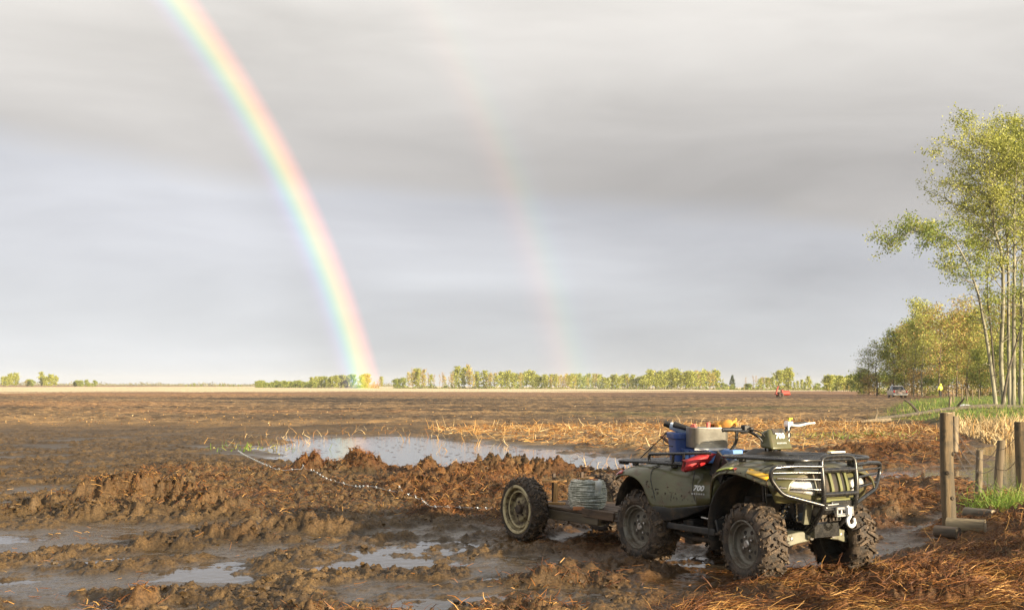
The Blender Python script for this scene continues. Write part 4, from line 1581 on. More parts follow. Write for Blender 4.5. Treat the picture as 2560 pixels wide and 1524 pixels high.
def trailer_rim(wheel, s, w, r):
    o = lambda d: s * (w - d)
    b = MB()
    b.lathe([(o(.030), r + .006), (o(.004), r + .004), (o(-.004), r - .004), (o(-.002), r - .020), (o(.008), r - .026)], 48)
    b.build('rim_flange', cream_steel, wheel, angle=35)
    b = MB()
    b.lathe([(o(.008), r - .026), (o(.050), r - .030), (o(.052), r - .044), (o(.034), r - .050), (o(.030), r - .060), (o(.038), r - .068), (o(.075), r - .074), (o(.085), .118), (o(.070), .105), (o(.058), .085), (o(.056), .052), (o(.060), .0)], 48)
    b.lathe([(o(.03), r - .012), (-s * (w - .03), r - .012), (-s * (w - .02), r + .004)], 40)
    b.build('rim', mud_steel, wheel, angle=35)
    b = MB()
    b.lathe([(o(.036), r - .0485), (o(.031), r - .050), (o(.0275), r - .060), (o(.034), r - .066)], 48)
    b.build('rim_ring', cream_steel, wheel, angle=60)
    b = MB()
    V = []
    prof = [.092, .108, .094, .108, .094, .108, .094, .108, .094, .108]
    rows = [[(rr * f * math.cos(2 * math.pi * k / 10 + .2), o(d), rr * f * math.sin(2 * math.pi * k / 10 + .2)) for k, rr in enumerate(prof)] for f, d in ((1.15, .062), (1.0, .046), (.62, .040), (.45, .048))]
    b.grid(rows, True)
    b.build('wheel_disc', mud_steel, wheel, angle=30)
    b = MB()
    b.lathe([(o(.052), .046), (o(.016), .042), (o(.010), .034), (o(.010), 0)], 24)
    b.build('hub_cap', dark_steel, wheel, angle=35)
    b = MB()
    for k in range(5):
        a = 2 * math.pi * k / 5 + .5
        b.lathe([(0, .011), (s * .016, .010), (s * .018, 0)], 6, 'y', (.068 * math.cos(a), o(.045), .068 * math.sin(a)))
    tag(b.build('lug_nut', dark_steel, wheel, angle=30), kind='stuff')


for s, seed in ((-1, 11), (1, 12)):
    wheel_parts(trailer, (-.04 if s < 0 else -.06, s * .50, .292), s, 0, .300, .226, .19, tyre_rubber, tread_mud, trailer_rim, lugs=26, chunky=.62, seed=seed)
b = MB()
b.tube([(-.04, -.50, .285), (-.04, .50, .285)], .028, 10)
b.build('axle', dark_steel, trailer)
for s in (-1, 1):
    b = MB()
    b.box((.30, s * .36, .262), (1.25, .05, .085))
    b.build('side_rail', dark_plank, trailer, bevel=.006)
b = MB()
b.tube([(.85, -.34, .262), (1.36, .0, .335)], .028, 8)
b.tube([(.85, .34, .262), (1.36, .0, .335)], .028, 8)
b.box((1.40, 0, .345), (.16, .07, .05))
b.build('drawbar', dark_steel, trailer)
for k in range(7):
    y = -.33 + k * .11
    b = MB()
    b.box((.34 + random.uniform(-.02, .02), y, .318 + random.uniform(0, .005)), (1.15 + random.uniform(-.05, .05), .100, .024), (0, 0, random.uniform(-.01, .01)))
    b.build('deck_plank', old_plank, trailer, bevel=.004)
b = MB()
b.box((.92, .0, .292), (.07, .74, .055))
b.build('cross_beam', dark_plank, trailer, bevel=.005)
b = MB()
b.box((.92, -.372, .318), (.42, .03, .075), (0, rad(1), rad(3)))
b.build('side_board', old_plank, trailer, bevel=.004)
# little rack of boards on the deck
for y in (-.20, .14):
    b = MB()
    b.box((.02, y, .47), (.022, .030, .30), (0, rad(2), 0))
    b.build('steel_upright', dark_steel, trailer, bevel=.003)
b = MB()
b.box((.055, -.20, .434), (.028, .068, .205), (0, rad(3), rad(34)))
b.build('upright_board', fresh_wood, trailer, bevel=.003)
for (x, y, L, a) in ((.03, -.20, .235, 55), (.08, .10, .26, 50)):
    b = MB()
    b.box((x, y, .549), (L, .055, .020), (0, 0, rad(a)))
    b.build('top_board', fresh_wood, trailer, bevel=.003)
b = MB()
b.box((.09, -.22, .341), (.17, .07, .022), (0, 0, rad(40)))
b.build('foot_board', fresh_wood, trailer, bevel=.003)
b = MB()
b.box((.62, -.36, .347), (.105, .05, .030), (0, 0, rad(50)))
b.build('wood_block', red_wood, trailer, bevel=.003)


def t2w(p):
    return trailer.matrix_basis @ Vector(p)


# the reel of barbed wire
sp_loc = t2w((.545, -.20, .334))
spool = thing('wire_reel', sp_loc, TRZ, 'reel of shiny barbed wire with a paper tag standing on the trailer deck', 'wire reel')
SR, SH = .170, .245
b = MB()
b.lathe([(0, .02), (0, SR - .026), (SH * .15, SR - .010), (SH * .35, SR), (SH * .65, SR), (SH * .85, SR - .010), (SH, SR - .028), (SH + .012, .08), (SH + .012, .0)], 40, 'z')
b.build('core', wire_core, spool)
R = random.Random(5)
b = MB()
for k in range(34):
    z0 = .006 + SH * k / 34
    pts = []
    t1, t2, ph = R.uniform(-.010, .010), R.uniform(-.010, .010), R.uniform(0, 6.28)
    for j in range(28):
        a = 2 * math.pi * j / 28
        rr = SR + .003 - .026 * abs(2 * k / 33 - 1) ** 3 + .004 * math.sin(3 * a + ph) + R.uniform(-.002, .003)
        pts.append((rr * math.cos(a), rr * math.sin(a), z0 + t1 * math.cos(a) + t2 * math.sin(2 * a + ph) + .004))
    b.tube(pts, .0036, 5, closed=True)
    for j in range(9):
        a = R.uniform(0, 6.28)
        rr = SR + .006 - .026 * abs(2 * k / 33 - 1) ** 3
        c = Vector((rr * math.cos(a), rr * math.sin(a), z0 + R.uniform(-.006, .006)))
        d = Vector((math.cos(a) * .4 + R.uniform(-.6, .6), math.sin(a) * .4 + R.uniform(-.6, .6), R.uniform(-1, 1))).normalized() * .012
        b.tube([c - d * .4, c + d], .0022, 4)
for k in range(9):
    rr = SR - .024 - k * .012
    b.tube([(rr * math.cos(a) + .01 * math.sin(k * 2.1), rr * math.sin(a), SH + .008 + .0012 * k + .003 * math.sin(4 * a + k)) for a in np.linspace(0, 2 * math.pi, 29)[:-1]], .0036, 5, closed=True)
tag(b.build('wire_turns', wire_zinc, spool), kind='stuff')
for a, m_ in ((20, red_wood), (112, fresh_wood)):
    b = MB()
    b.box((0, 0, SH + .018 + (.012 if a > 90 else 0)), (.21, .042, .018), (0, 0, rad(a)))
    b.build('wooden_slat', m_, spool, bevel=.003)
b = MB()
rows = []
for k in range(7):
    z = SH + .02 - k * .022
    bow = .010 * math.sin(k * .9)
    rows.append([((SR + .012 + bow) * math.cos(a), (SR + .012 + bow) * math.sin(a), z) for a in (rad(8), rad(-4), rad(-16))])
b.grid(rows)
b.build('paper_tag', paper_tag, spool, solid=.002)

# ------------------------------------------------------------------ posts, logs and fence
post_wood = pbr('grey_brown_post_wood', (.185, .128, .066), .8, col2=(.085, .066, .040), scale=16, stretch=(1, 1, .07), lo=.38, hi=.62, dirt=(.06, .05, .032), dscale=4, dlo=.50, dhi=.64, bump=.6, bscale=34)
pale_wood = pbr('pale_weathered_wood', (.29, .225, .140), .8, col2=(.14, .108, .068), scale=15, stretch=(1, 1, .08), lo=.36, hi=.62, dirt=(.09, .07, .045), dscale=5, dlo=.54, dhi=.68, bump=.5, bscale=34)
cut_wood = pbr('sawn_log_end', (.42, .32, .20), .7, col2=(.30, .22, .13), scale=25, bump=.1)
bark_knot = pbr('dark_knot', (.055, .04, .025), .8)
barb_wire = pbr('old_fence_wire', (.12, .095, .075), .5, metal=.4)
bright_wire = pbr('new_barbed_wire', (.66, .68, .68), .25, metal=.85)


def post_mesh(b, base, top, r0, r1, seed=0, n=16):
    R = random.Random(seed)
    base, top = Vector(base), Vector(top)
    ax = (top - base)
    rows = []
    ph = [R.uniform(0, 6.28) for _ in range(3)]
    for k in range(12):
        t = k / 11
        c = base + ax * t + Vector((math.sin(t * 5 + ph[0]), math.cos(t * 4 + ph[1]), 0)) * .006
        r = r0 + (r1 - r0) * t
        rows.append([c + Vector((math.cos(a), math.sin(a), 0)) * r * (1 + .05 * math.sin(3 * a + ph[2]) + .04 * math.sin(2 * a + 3 * t + ph[0]) + R.uniform(-.03, .03)) for a in np.linspace(0, 2 * math.pi, n + 1)[:-1]])
    b.loft(rows)


def wpost(px0, py0, px1, py1, depth=None, hidden=.15):
    """foot and head of a post from its pixels: foot on the ground unless a depth is given"""
    if depth is None:
        foot = at(px0, py0, 0)
        depth = foot.y
    foot = at_depth(px0, py0, depth)
    head = at_depth(px1, py1, depth)
    return foot, head, depth


f_, h_, d_ = wpost(2373, 1338, 2365, 1031)
gatepost = thing('gate_post', f_, 0, 'thick round wooden post standing alone beside the cut logs', 'post')
b = MB()
post_mesh(b, Vector((0, 0, -.25)), h_ - f_, .066, .060, 3, 20)
b.build('post', post_wood, gatepost, angle=50)
b = MB()
e_ = h_ - f_
b.lathe([(-.002, .0), (.004, .035), (.003, .056), (-.006, .058)], 20, 'z', e_)
b.build('sawn_top', cut_wood, gatepost)

for k, (a, zz) in enumerate(((-70, .36), (-40, .78), (-110, .60))):
    b = MB()
    b.lathe([(0, 0), (.005, .008), (.003, .016), (-.006, .022)], 10, 'z')
    o = b.build('knot', bark_knot, gatepost)
    rr = .0645
    o.matrix_local = Matrix.Translation((e_.x * zz / e_.z + rr * math.cos(rad(a)), e_.y * zz / e_.z + rr * math.sin(rad(a)), zz)) @ Matrix.Rotation(rad(a), 4, 'Z') @ Matrix.Rotation(rad(90), 4, 'Y')

fence = thing('wire_fence', at(2558, 1268), 0, 'barbed wire fence on weathered wooden posts running across the flooded ground', 'fence')
FO = fence.location.copy()
fence_posts = [(2557, 1268, 2553, 1054, None, .075), (2488, 1258, 2503, 1100, None, .050), (2440, 1228, 2451, 1124, None, .046), (2480, 1262, 2482, 1236, None, .038), (2385, 1105, 2387, 1040, 24.5, .075), (2379, 1060, 2380, 1028, 31, .07)]
heads = []
for k, (a, c, d, e, dep, r) in enumerate(fence_posts):
    f_, h_, dd = wpost(a, c, d, e, dep)
    zg = ground_z(f_.x, f_.y)
    f_.z = min(f_.z, zg)
    b = MB()
    post_mesh(b, f_ - Vector((0, 0, .3)) - FO, h_ - FO, r * 1.05, r * .95, 20 + k)
    b.build('post', pale_wood if k else post_wood, fence, angle=50)
    heads.append((f_, h_))
f_, h_, dd = wpost(2372, 1042, 2376, 992, 62)
b = MB()
post_mesh(b, f_ - Vector((0, 0, .3)) - FO, h_ - FO, .085, .07, 41)
b.build('post', pale_wood, fence, angle=50)


def strand(b, p, q, sag, r, barbs=True, n=14, seed=0):
    R = random.Random(seed)
    pts = []
    for k in range(n + 1):
        t = k / n
        v = Vector(p).lerp(Vector(q), t)
        v.z -= sag * 4 * t * (1 - t) + R.uniform(-.004, .004)
        pts.append(v)
    b.tube(pts, r, 5)
    if barbs:
        L = (Vector(q) - Vector(p)).length
        for k in range(int(L / .34)):
            t = (k + .5) / int(L / .34)
            v = Vector(p).lerp(Vector(q), t)
            v.z -= sag * 4 * t * (1 - t)
            b.tube([v - Vector((0, 0, .02)), v + Vector((.012, 0, .02))], r * .8, 4)


order = [0, 1, 2]
for lev in (.86, .58, .30):
    for i, j in ((0, 1), (1, 2), (2, 4), (4, 5)):
        p = heads[i][0].lerp(heads[i][1], lev)
        q = heads[j][0].lerp(heads[j][1], lev)
        b = MB()
        strand(b, p - FO + Vector((-.05, 0, 0)), q - FO + Vector((-.05, 0, 0)),   .05 + .05 * random.random(), .0036, seed=int(lev * 100) + i)
        b.build('barbed_wire', barb_wire, fence)

# distant thin posts by the tree line
for k, (a, c, d, e, dep) in enumerate(((2405, 1015, 2406, 985, 90), (2432, 1006, 2433, 980, 100), (2447, 1005, 2446, 984, 104), (2418, 1010, 2419, 984, 95), (2385, 1020, 2384, 986, 84))):
    f_, h_, dd = wpost(a, c, d, e, dep)
    zg = ground_z(f_.x, f_.y)
    t = thing('fence_stake', (f_.x, f_.y, zg), 0, 'thin grey fence stake on the grassy bank before the trees', 'stake', 'fence stakes on the grassy bank')
    b = MB()
    post_mesh(b, (0, 0, -.3), (random.uniform(-.05, .05), 0, max(1.0, h_.z - zg)), .07, .055, 60 + k, 8)
    b.build('stake', pale_wood, t)

# cut log pieces at the foot of the gate post
logs = [(2368, 1350, .22, .058, -48, 8, 'short cut log piece with its dark end turned out, left at the gate post foot'),
        (2416, 1346, .34, .072, -32, 10, 'pale thick cut log piece lying to the right of the gate post'),
        (2449, 1312, .32, .056, -55, 9, 'grey cut log piece lying furthest back beside the grass tuft')]
for k, (px, py, L, r, ang, tilt, lab) in enumerate(logs):
    p = at(px, py)
    zg = ground_z(p.x, p.y)
    t = thing('cut_log', (p.x, p.y, zg + r * .65), rad(ang), lab, 'log', 'cut log pieces by the gate post')
    b = MB()
    R = random.Random(80 + k)
    rows = []
    for j in range(8):
        x = -L / 2 + L * j / 7
        rows.append([(x + (.004 * math.sin(a * 2) if j in (0, 7) else 0), r * (1 + .06 * math.sin(2 * a + k) + R.uniform(-.03, .03)) * math.cos(a), r * (1 + R.uniform(-.03, .03)) * math.sin(a)) for a in np.linspace(0, 2 * math.pi, 17)[:-1]])
    b.loft(rows)
    b.build('log_body', pbr('log_bark_%d' % k, ((.15, .11, .075), (.31, .24, .14), (.20, .165, .115))[k], .8, col2=((.07, .055, .038), (.16, .12, .07), (.095, .078, .055))[k], scale=14, stretch=(.12, 1, 1), bump=.3, bscale=30), t, angle=50)
    b = MB()
    for sgn in (-1, 1):
        b.lathe([(0, .0), (sgn * .003, r * .5), (0, r * .93)], 16, 'x', (sgn * (L / 2 + .001), 0, 0))
        b.build('log_end', (dark_plank if k == 0 else cut_wood), t)
        b = MB()

# the loose strand of new barbed wire across the spoil
loose = [(596, 1128), (610, 1138), (640, 1152), (676, 1168), (702, 1177), (735, 1176), (770, 1176), (790, 1184), (820, 1200), (850, 1210), (890, 1217), (930, 1222), (975, 1230), (1020, 1241), (1040, 1248), (1058, 1256), (1075, 1268), (1105, 1275), (1150, 1275), (1200, 1277), (1240, 1276)]
pts = []
for px, py in loose:
    lo = None
    for d in np.linspace(26, 11, 400):
        p = at_depth(px, py, d)
        if p.z <= 0.9:
            pass
    # march the sight line until it meets the ground
    ds = np.linspace(11, 27, 420)
    P = [at_depth(px, py, float(q)) for q in ds]
    zg = ground_zs([p.x for p in P], [p.y for p in P])
    hit = next((i for i in range(len(P)) if P[i].z <= zg[i] + .015), len(P) - 1)
    p = P[hit]
    pts.append(Vector((p.x, p.y, float(zg[hit]) + .025)))
o0 = pts[0].copy()
wirething = thing('loose_wire', o0, 0, 'bright new strand of barbed wire lying loose across the muddy spoil bank', 'barbed wire')
b = MB()
sm = cat_rom([p - o0 for p in pts], 8)
sm = [Vector((p.x, p.y, max(p.z, ground_z(p.x + o0.x, p.y + o0.y) - o0.z + .012))) for p in sm]
b.tube(sm, .0032, 6)
b.build('wire_strand', bright_wire, wirething)
b = MB()
acc = 0
for p, q in zip(sm, sm[1:]):
    acc += (q - p).length
    if acc > .24:
        acc = 0
        for s in (-1, 1):
            b.tube([p - Vector((.010 * s, .006, .010)), p + Vector((.010 * s, -.006, .016))], .004, 5)
tag(b.build('barbs', bright_wire, wirething), kind='stuff')

# ------------------------------------------------------------------ trees
bark_pale = pbr('pale_poplar_bark', (.29, .27, .19), .8, col2=(.11, .10, .07), scale=5, stretch=(1, 1, .25), lo=.45, hi=.62, bump=.3, bscale=14)
bark_mid = pbr('grey_brown_bark', (.20, .165, .115), .85, col2=(.11, .09, .065), scale=4, stretch=(1, 1, .3), bump=.3, bscale=12)
bark_dark = pbr('dark_bark', (.075, .062, .045), .85, col2=(.12, .10, .07), scale=5, bump=.3, bscale=12)
leaf_fresh = leaf_mat('fresh_poplar_leaves', (.250, .285, .060), (.400, .400, .100), .5)
leaf_yellow = leaf_mat('yellow_green_leaves', (.38, .41, .085), (.48, .48, .13), .4)
leaf_gold = leaf_mat('golden_bud_leaves', (.48, .35, .11), (.40, .25, .10), .5)
leaf_green = leaf_mat('mid_green_leaves', (.17, .24, .05), (.28, .33, .07), .5)
leaf_olive = leaf_mat('olive_bud_leaves', (.20, .19, .08), (.27, .24, .10), .6)
leaf_spruce = leaf_mat('spruce_needles', (.055, .085, .045), (.085, .11, .05), .6)
leaf_rust = leaf_mat('rusty_bud_leaves', (.55, .36, .24), (.44, .32, .16), .5)


def leaf_quads(P, size, rg, flat=.0):
    """small four-cornered leaves at points P"""
    n = len(P)
    a = rg.normal(size=(n, 3)).astype(np.float32)
    a[:, 2] *= (1 - flat)
    a /= np.linalg.norm(a, axis=1)[:, None] + 1e-6
    h = rg.normal(size=(n, 3)).astype(np.float32)
    b = np.cross(a, h)
    b /= np.linalg.norm(b, axis=1)[:, None] + 1e-6
    s = (size * rg.uniform(.6, 1.35, n).astype(np.float32))[:, None]
    V = np.stack([P - a * s * .6, P + b * s * .36, P + a * s * .6, P - b * s * .36], 1).reshape(-1, 3)
    Fq = np.arange(n * 4, dtype=np.int32).reshape(n, 4)
    return V, Fq


def limb_path(p, d, L, rg, droop=0.0, n=5, wob=.12):
    pts = [Vector(p)]
    d = Vector(d).normalized()
    for k in range(n):
        d = (d + Vector(rg.normal(size=3)) * wob + Vector((0, 0, -droop * (k + 1) / n))).normalized()
        pts.append(pts[-1] + d * (L / n))
    return pts


def tree_parts(rg, trunk, r0, limbs, subs, limb_len, leaves_per, leaf_size, start=.35, up=.5, droop=.05, puff=.35, sides=6, bare=0, bias=None, top_leaves=1.0, twigs=True, shape=None):
    """wood (MB) and leaf points for one tree; trunk is a list of points"""
    w = MB()
    T = cat_rom(trunk, 4)
    n = len(T)
    w.tube(T, [max(.012, r0 * (1 - .93 * (k / (n - 1)) ** .8)) for k in range(n)], sides + 2, cap=False)
    LP = []

    def point(t):
        k = min(int(t * (n - 1)), n - 2)
        return T[k].lerp(T[k + 1], t * (n - 1) - k), (T[k + 1] - T[k]).normalized()
    az = rg.uniform(0, 6.28)
    for i in range(limbs + bare):
        isbare = i >= limbs
        t = (start + (1 - start) * ((i + rg.uniform(0, .9)) / limbs) ** .85) if not isbare else rg.uniform(.10, start + .1)
        t = min(t, .985)
        p, d = point(t)
        az += 2.4 + rg.normal() * .4
        out = Vector((math.cos(az), math.sin(az), 0))
        if bias is not None:
            out = (out + Vector(bias)).normalized()
        f = shape(t) if shape else (1 - t) ** .55 * .75 + .25
        L = limb_len * f * rg.uniform(.7, 1.2) * (.55 if isbare else 1)
        u = up * rg.uniform(.5, 1.3)
        path = limb_path(p, out + Vector((0, 0, u)) + d * .25, L, rg, droop)
        r = max(.010, r0 * .32 * f * (1 - t * .55))
        w.tube(path, [r * (1 - .8 * k / 5) for k in range(6)], max(4, sides - 1), cap=False)
        for j in range(subs if not isbare else 2):
            q = rg.uniform(.25, 1.0)
            k = min(int(q * 5), 4)
            sp = path[k].lerp(path[k + 1], q * 5 - k)
            sd = (path[k + 1] - path[k]).normalized() + Vector(rg.normal(size=3)) * .75
            sl = L * rg.uniform(.22, .45)
            tw = limb_path(sp, sd, sl, rg, droop * 1.5, 3, .2)
            if twigs:
                w.tube(tw, [r * .38, r * .26, r * .18, .006], 4, cap=False)
            if not isbare:
                m = max(1, int(leaves_per * rg.uniform(.5, 1.4)))
                s_ = rg.uniform(.15, 1.05, m)
                base = np.array([tw[0].lerp(tw[3], min(1, float(v))) if True else None for v in s_], np.float32).reshape(m, 3)
                LP.append(base + rg.normal(size=(m, 3)).astype(np.float32) * puff * np.array([1, 1, .7], np.float32))
    return w, (np.concatenate(LP) if LP else np.zeros((0, 3), np.float32))


def make_tree(name, loc, wood, P, leafm, barkm, size, rg, label, cat='tree', group=None, angle=60):
    t = thing(name, loc, 0, label, cat, group)
    wood.build('trunk', barkm, t, angle=80)
    V, Fq = leaf_quads(P, size, rg)
    if isinstance(leafm, (list, tuple)):
        mi = (rg.uniform(size=len(Fq)) < .5).astype(np.int32)
        raw_mesh('crown', V, Fq, list(leafm), t, mat_index=mi)
    else:
        raw_mesh('crown', V, Fq, leafm, t)
    return t


# ---- the tall poplars at the right edge, each stem traced and set at its own depth
def zoompath(pts, depth):
    return [at_depth(2200 + x * .5255, 270 + y * .5255, depth) for x, y in pts]


poplars = [
    ([(556, 1450), (540, 1260), (512, 1100), (480, 980), (455, 870), (415, 740), (365, 640), (285, 592), (190, 580), (110, 612)], 66, .20, 26, 7, 2.5, 40, .42, 'leaning poplar whose stem arches over to the left above the grass', (-.5, 0, 0), .05, .13),
    ([(592, 1410), (582, 1200), (582, 900), (570, 700), (546, 580), (536, 470), (512, 350), (492, 240), (498, 135)], 68, .24, 38, 9, 3.0, 40, .26, 'tallest pale poplar stem of the clump with a bright rounded top', (-.25, 0, 0), .04, .55),
    ([(618, 1410), (610, 1100), (602, 800), (600, 600), (590, 420), (602, 250), (585, 165)], 70, .20, 28, 8, 2.4, 42, .34, 'straight pale poplar just right of the tallest stem', (0, 0, 0), .04, .6),
    ([(634, 1405), (628, 1000), (634, 700), (644, 500), (655, 330), (662, 210)], 67, .21, 28, 8, 2.4, 42, .32, 'pale poplar with a reddish upper crown near the right edge', (.1, 0, 0), .04, .5),
    ([(668, 1390), (664, 1000), (684, 600), (694, 300), (702, 60)], 71, .22, 30, 8, 2.6, 46, .40, 'poplar standing on the very right edge and reaching highest', (0, 0, 0), .04, .7),
    ([(575, 1430), (606, 1280), (640, 1180), (668, 1060), (690, 930), (702, 800)], 65, .15, 12, 5, 1.6, 24, .55, 'dark crooked stem leaning right in front of the poplars', (0, 0, 0), .03, .4),
    ([(550, 1200), (535, 1060), (520, 950), (505, 760), (492, 560), (486, 470)], 72, .11, 16, 6, 1.5, 30, .45, 'thin dark stem between the leaning poplar and the tallest one', (-.2, 0, 0), .04, .6),
    ([(730, 1400), (735, 900), (740, 500), (745, 100)], 70, .22, 26, 7, 2.6, 42, .42, 'poplar mostly cut off by the right edge', (-.2, 0, 0), .04, .6)]
for k, (pp, dep, r0, nl, ns, ll, lp_, st, lab, bias, dr, upk) in enumerate(poplars):
    rg = np.random.default_rng(300 + k)
    path = zoompath(pp, dep)
    base = path[0].copy()
    zg = ground_z(base.x, base.y)
    base.z = zg
    path[0].z = zg - .3
    for i, p in enumerate(path):
        p.y += (math.sin(i * 1.3 + k) * .25 if i else 0)
    shape = (lambda t: .55 + .75 * math.sin(math.pi * min(1, max(0, (t - .2) / .82)) ** .9)) if k != 0 else (lambda t: .8)
    w, P = tree_parts(rg, [p - base for p in path], r0 * .66, nl, ns, ll, lp_, .1, start=st, up=upk, droop=dr + (.10 if k == 0 else .04), puff=.21, bare=16 if k in (0, 1, 3) else 8, bias=bias, shape=shape)
    make_tree('poplar_tree', base, w, P, [leaf_fresh, leaf_green] if k in (0, 5, 6, 7) else [leaf_fresh, leaf_yellow], bark_pale if k in (0, 1, 2, 3, 4, 7) else bark_dark, .10, rg, lab, group='tall poplars at the right edge')

# ---- prototypes for the wood along the field and for the tree line on the horizon
def proto(seed, H, r0, limbs, subs, ll, lp_, size, leafm, barkm, start=.35, up=.6, droop=.02, puff=.5, sides=5, name='aspen_tree', bare=0, shape=None, twigs=True, lean=.03):
    rg = np.random.default_rng(seed)
    tr = [Vector((0, 0, -.3))] + [Vector((rg.normal() * lean * H * k / 4, rg.normal() * lean * H * k / 4, H * k / 4)) for k in range(1, 5)]
    w, P = tree_parts(rg, tr, r0, limbs, subs, ll, lp_, size, start, up, droop, puff, sides, bare, shape=shape, twigs=twigs)
    return w, P, rg, name, leafm, barkm, size


class Kind:
    def __init__(self, args, label, group, cat='tree'):
        self.args, self.label, self.group, self.cat = args, label, group, cat
        self.root = None

    def place(self, loc, scale, rz, label=None, wide=1.0):
        if self.root is None:
            w, P, rg, name, leafm, barkm, size = self.args
            o = make_tree(name, (0, 0, 0), w, P, leafm, barkm, size, rg, self.label, self.cat, self.group, 80)
            self.root = o
        else:
            o = copy_tree(self.root)
        o.location = loc
        o.rotation_euler = (0, 0, rz)
        o.scale = (scale * wide, scale * wide, scale)
        o['label'] = label or self.label
        return o


rg = np.random.default_rng(77)
G1 = 'trees of the wood along the right side of the field'
roundish = lambda t: .35 + .85 * math.sin(math.pi * min(1, max(.02, (t - .15) / .87)) ** .8)
wood_kinds = {
    'aspen': [Kind(proto(401 + i, 12, .11, 22, 6, 2.3, 24, .20, [leaf_fresh, leaf_yellow], bark_pale, .35, .9, .0, .42, shape=roundish), 'slender pale-stemmed aspen with yellow green leaves in the wood beside the field', G1) for i in range(2)],
    'gold': [Kind(proto(411 + i, 12, .12, 26, 6, 2.4, 22, .19, [leaf_gold, leaf_yellow], bark_mid, .22, .9, .0, .48, shape=roundish, name='budding_tree'), 'golden brown budding tree in the wood beside the field', G1) for i in range(2)],
    'green': [Kind(proto(421 + i, 9, .12, 26, 7, 2.4, 28, .21, [leaf_green, leaf_fresh], bark_dark, .18, .5, .02, .45, shape=roundish, name='leafy_tree'), 'denser mid green tree in the wood beside the field', G1) for i in range(2)],
    'dark': [Kind(proto(431 + i, 9, .14, 24, 7, 2.6, 12, .17, [leaf_olive, leaf_green], bark_dark, .25, .45, .03, .42, shape=roundish, bare=6, name='bare_tree'), 'dark open-branched tree with few leaves at the edge of the wood', G1) for i in range(2)]}
low_kinds = [Kind(proto(441, 3.2, .06, 16, 5, 1.8, 12, .22, [leaf_gold, leaf_olive], bark_dark, .05, .8, .0, .4, shape=roundish, name='bush'), 'low brownish bush at the foot of the wood', 'bushes at the foot of the wood', 'bush'),
             Kind(proto(442, 3.0, .06, 16, 5, 1.9, 16, .24, [leaf_fresh, leaf_green], bark_dark, .05, .7, .0, .4, shape=roundish, name='bush'), 'low green bush at the foot of the wood', 'bushes at the foot of the wood', 'bush')]


KIND_TEXT = {'aspen': 'pale-stemmed yellow green aspen', 'gold': 'golden brown budding tree', 'green': 'denser mid green tree', 'dark': 'dark open-branched tree'}


def wood_place(px):
    return ('at the wood end near the pickup truck' if px < 2290 else 'in the wood behind the person in yellow' if px < 2400 else
            'in the wood left of the poplar stems' if px < 2475 else 'in the wood behind the poplar stems')


def wood_tree(kind, px, depth, top_px, base_h, label=None, wide=1.0):
    label = label or KIND_TEXT[kind] + ' ' + wood_place(px)
    p = at_depth(px, 980, depth)
    top = at_depth(px, top_px, depth)
    H = top.z
    ks = wood_kinds[kind]
    return ks[int(rg.integers(len(ks)))].place((p.x, p.y, 0), H / base_h, rg.uniform(0, 6.28), label, wide)


wood_tree('dark', 2192, 188, 862, 9, 'dark open tree with a forked stem standing first at the left end of the wood', 1.25)
wood_tree('dark', 2172, 205, 880, 9, 'smaller dark tree leaning out at the left end of the wood')
wood_tree('green', 2236, 180, 838, 9, 'dark green topped tree rising just left of the golden trees')
wood_tree('green', 2160, 214, 925, 9, 'small green tree low at the left end of the wood')
wood_tree('aspen', 2306, 172, 758, 12, 'yellow green aspen making the first high point of the wood')
wood_tree('aspen', 2284, 165, 815, 12)
wood_tree('gold', 2350, 160, 778, 12, 'broad golden budding tree above the person in yellow', 1.2)
wood_tree('gold', 2262, 178, 822, 12)
wood_tree('gold', 2392, 164, 788, 12)
wood_tree('gold', 2420, 160, 760, 12, None, 1.15)
wood_tree('aspen', 2446, 160, 775, 12)
wood_tree('green', 2372, 168, 868, 9)
wood_tree('green', 2452, 152, 880, 9)
wood_tree('green', 2500, 142, 872, 9)
wood_tree('aspen', 2490, 150, 748, 12)
wood_tree('gold', 2520, 146, 760, 12, None, 1.2)
wood_tree('green', 2545, 138, 820, 9)
wood_tree('aspen', 2568, 132, 730, 12)
for k in range(26):
    px = 2225 + 345 * (k + rg.uniform(-.4, .4)) / 26
    dep = 205 - (px - 2200) * .16 + rg.uniform(4, 40)
    wood_tree(('aspen', 'gold', 'gold', 'aspen', 'green')[k % 5], px, dep, rg.uniform(775, 865) if px > 2280 else rg.uniform(845, 890), 9 if k % 5 == 4 else 12)
for k in range(26):
    px = 2150 + 415 * (k + rg.uniform(-.4, .4)) / 26
    dep = 205 - (px - 2150) * .15 + rg.uniform(0, 16)
    p = at_depth(px, 980, dep)
    low_kinds[int(rg.uniform() < .45)].place((p.x, p.y, 0), rg.uniform(.6, 1.2), rg.uniform(0, 6.28))['label'] = 'low bush at the foot of trees ' + wood_place(px)

